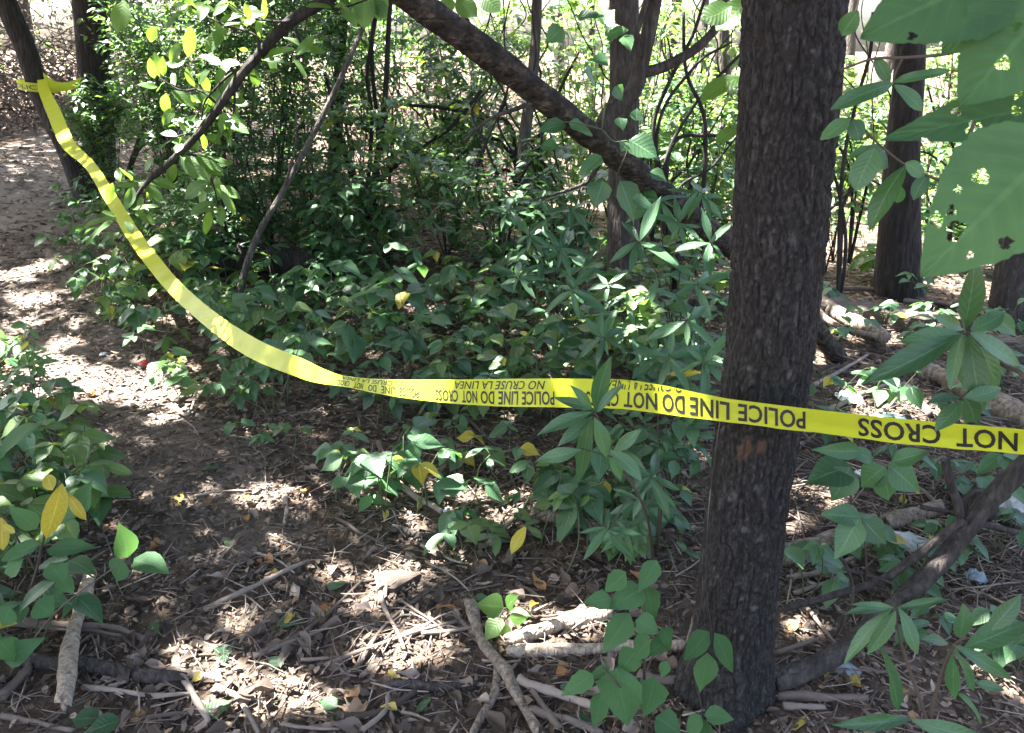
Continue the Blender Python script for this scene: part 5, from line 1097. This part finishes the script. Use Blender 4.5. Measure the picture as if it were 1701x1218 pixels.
# ------------------------------------------------------------------ unseen crowns overhead, shaped to shade the place and pass sun flecks
def fleck(px, py, r, Y=None):
    return (G(px, py) if Y is None else at(px, py, Y), r)
FLECKS = [fleck(425, 1150, .080), fleck(470, 1138, .035), fleck(385, 1165, .03), fleck(315, 1098, .025), fleck(395, 1030, .02), fleck(690, 935, .04), fleck(745, 935, .03), fleck(650, 970, .03), fleck(615, 1000, .03), fleck(560, 955, .025), fleck(700, 1055, .035), fleck(640, 1085, .05), fleck(735, 1080, .03), fleck(540, 1165, .02),
 fleck(195, 645, .17), fleck(255, 660, .13), fleck(145, 625, .09), fleck(300, 690, .05), fleck(50, 620, .20), fleck(20, 660, .13), fleck(60, 500, .09), fleck(85, 440, .08), fleck(205, 495, .04), fleck(110, 570, .06), fleck(20, 460, .10), fleck(40, 540, .05), fleck(950, 1035, .05), fleck(890, 1060, .04), fleck(690, 880, .03), fleck(870, 1025, .04), fleck(1000, 1035, .03),
 fleck(300, 612, .04), fleck(160, 735, .04), fleck(570, 500, .05), fleck(1475, 700, .12), fleck(1420, 660, .06), fleck(1310, 870, .05), fleck(1540, 680, .08), fleck(1340, 1045, .03), fleck(1380, 830, .05), fleck(1450, 560, .14), fleck(1560, 560, .12), fleck(1350, 600, .1),
 fleck(285, 470, .02, 3.45), fleck(245, 425, .01, 3.9), fleck(375, 550, .0, 2.85), fleck(540, 625, .01, 2.4), fleck(1100, 660, .012, 1.64), fleck(935, 632, .006, 1.84), fleck(1160, 668, .004, 1.57), fleck(180, 330, .08, 5.0), fleck(100, 220, .06, 6.3),
 fleck(440, 95, .08, 3.0), fleck(370, 30, .09, 3.0), fleck(345, 150, .05, 3.0), fleck(385, 190, .06, 3.0), fleck(300, 220, .04, 3.0), fleck(225, 325, .04, 2.96), fleck(170, 370, .05, 2.96), fleck(345, 290, .05, 3.0), fleck(195, 20, .04, 3.0), fleck(280, 90, .05, 3.0), fleck(475, 85, .05, 3.0), fleck(840, 1030, .02, 1.93), fleck(1065, 250, .04, 3.1), fleck(805, 575, .03, 3.6), fleck(1200, 20, .02, 2.1),
 fleck(700, 480, .06, 5.2), fleck(420, 430, .08, 5.5), fleck(560, 300, .25, 6.5), fleck(430, 200, .3, 6.2), fleck(270, 150, .25, 6.5), fleck(900, 420, .12, 5.0), fleck(1000, 400, .08, 3.4), fleck(640, 100, .3, 8), fleck(220, 260, .2, 7)]
def crowns():
    P = []
    def clumps(n, x0, x1, y0, y1, z0, z1, per, rad):
        for i in range(n):
            c = NV(U(x0, x1), U(y0, y1), U(z0, z1)); k = int(per*U(.6, 1.4)); q = RNG.normal(0, 1, (k, 3)); q /= np.linalg.norm(q, axis=1)[:, None]; q *= RNG.uniform(0, 1, (k, 1))**.5*rad*U(.7, 1.3)*NV(1, 1, .45); P.append(c+q)
    clumps(1000, -9.0, 4.5, -2.0, 10.5, 3.7, 7.8, 95, .75)
    clumps(300, -16, -4.5, 6.5, 19, 4.2, 8.5, 95, .9)
    clumps(60, 2, 5, 1, 7, 3.7, 7, 95, .75)
    def veil(n, x0, x1, y0, y1):   # an even leaf layer added between the clumps to deepen the shade
        z = RNG.uniform(3.8, 8, n); P.append(np.stack([RNG.uniform(x0, x1, n)+SUN[0]/SUN[2]*z, RNG.uniform(y0, y1, n)+SUN[1]/SUN[2]*z, z], 1))
    veil(34000, -4.5, 4.5, -.2, 8.4)
    veil(9000, -9, -2.5, 6, 16)
    A = np.concatenate(P); keep = np.ones(len(A), bool); n = len(A)
    dd = RNG.normal(0, 1, (n, 3)); dd[:, 2] = dd[:, 2]*.3-.2; dd /= np.linalg.norm(dd, axis=1)[:, None]; s = RNG.uniform(.12, .20, n)[:, None]; Cn = A+dd*s*.5
    px, py, dep = proj(A); keep &= ~((dep > 0) & (px > -60) & (px < PW+60) & (py > -60) & (py < PH+60))
    for q, r in FLECKS:  # gaps cut along the sun direction where flecks should land
        d = Cn-q; t = d@SUN; dist = np.linalg.norm(d-t[:, None]*SUN, axis=1); keep &= ~((t > 0) & (dist < r*1.05+.056))
    # open sky over the bright ground behind
    gx = A[:, 0]-SUN[0]*A[:, 2]/SUN[2]; gy = A[:, 1]-SUN[1]*A[:, 2]/SUN[2]
    keep &= ~((gx > -3.0) & (gy > 8.3+.5*np.sin(gx*2)))
    keep &= ~((gx > 1.4) & (gy > 5.7+.6*np.sin(gx*3)))
    keep &= (gy > -1.6) & (gx < 5.2) & ((gx > -5.0) | (gy > 6.0))
    thin = (gx > -3.6) & (gx < 2.2) & (gy > 3.7) & (gy < 8.3); keep &= ~(thin & (RNG.uniform(0, 1, n) < .5*(1+.6*np.sin(A[:, 0]*2.3)*np.sin(A[:, 1]*1.9))))  # leaves thinned to let more light onto the plant bank
    keep &= ~((gx > -2.0) & (gx < -.3) & (gy > 1.7) & (gy < 3.7) & (RNG.uniform(0, 1, n) < .40))  # thinned here too, to brighten the near end of the path
    A, dd, s = A[keep], dd[keep], s[keep]; n = len(A); T = np.array([(x, y) for _, x, y in TREES]); own = np.argmin(((A[:, None, :2]-T[None])**2).sum(-1), 1)
    up = RNG.normal(0, .45, (n, 3))+NV(0, 0, 1); zz = up-dd*np.sum(up*dd, 1)[:, None]; zz /= np.linalg.norm(zz, axis=1)[:, None]; xx = np.cross(dd, zz)
    m = np.zeros((n, 4, 4)); m[:, :3, 0] = xx*s; m[:, :3, 1] = dd*s; m[:, :3, 2] = zz*s; m[:, :3, 3] = A; m[:, 3, 3] = 1
    for i, (root, x, y) in enumerate(TREES):
        k = own == i
        if k.any(): join_leaves('crown', m[k], 'canopy', 'crown', root, np.array(root.location))['kind'] = 'stuff'
    print('canopy leaves', n)
crowns()
print('objects', len(bpy.data.objects), 'tris', sum(len(o.data.loops)-2*len(o.data.polygons) for o in bpy.data.objects if o.type == 'MESH' and o.data.users == 1))
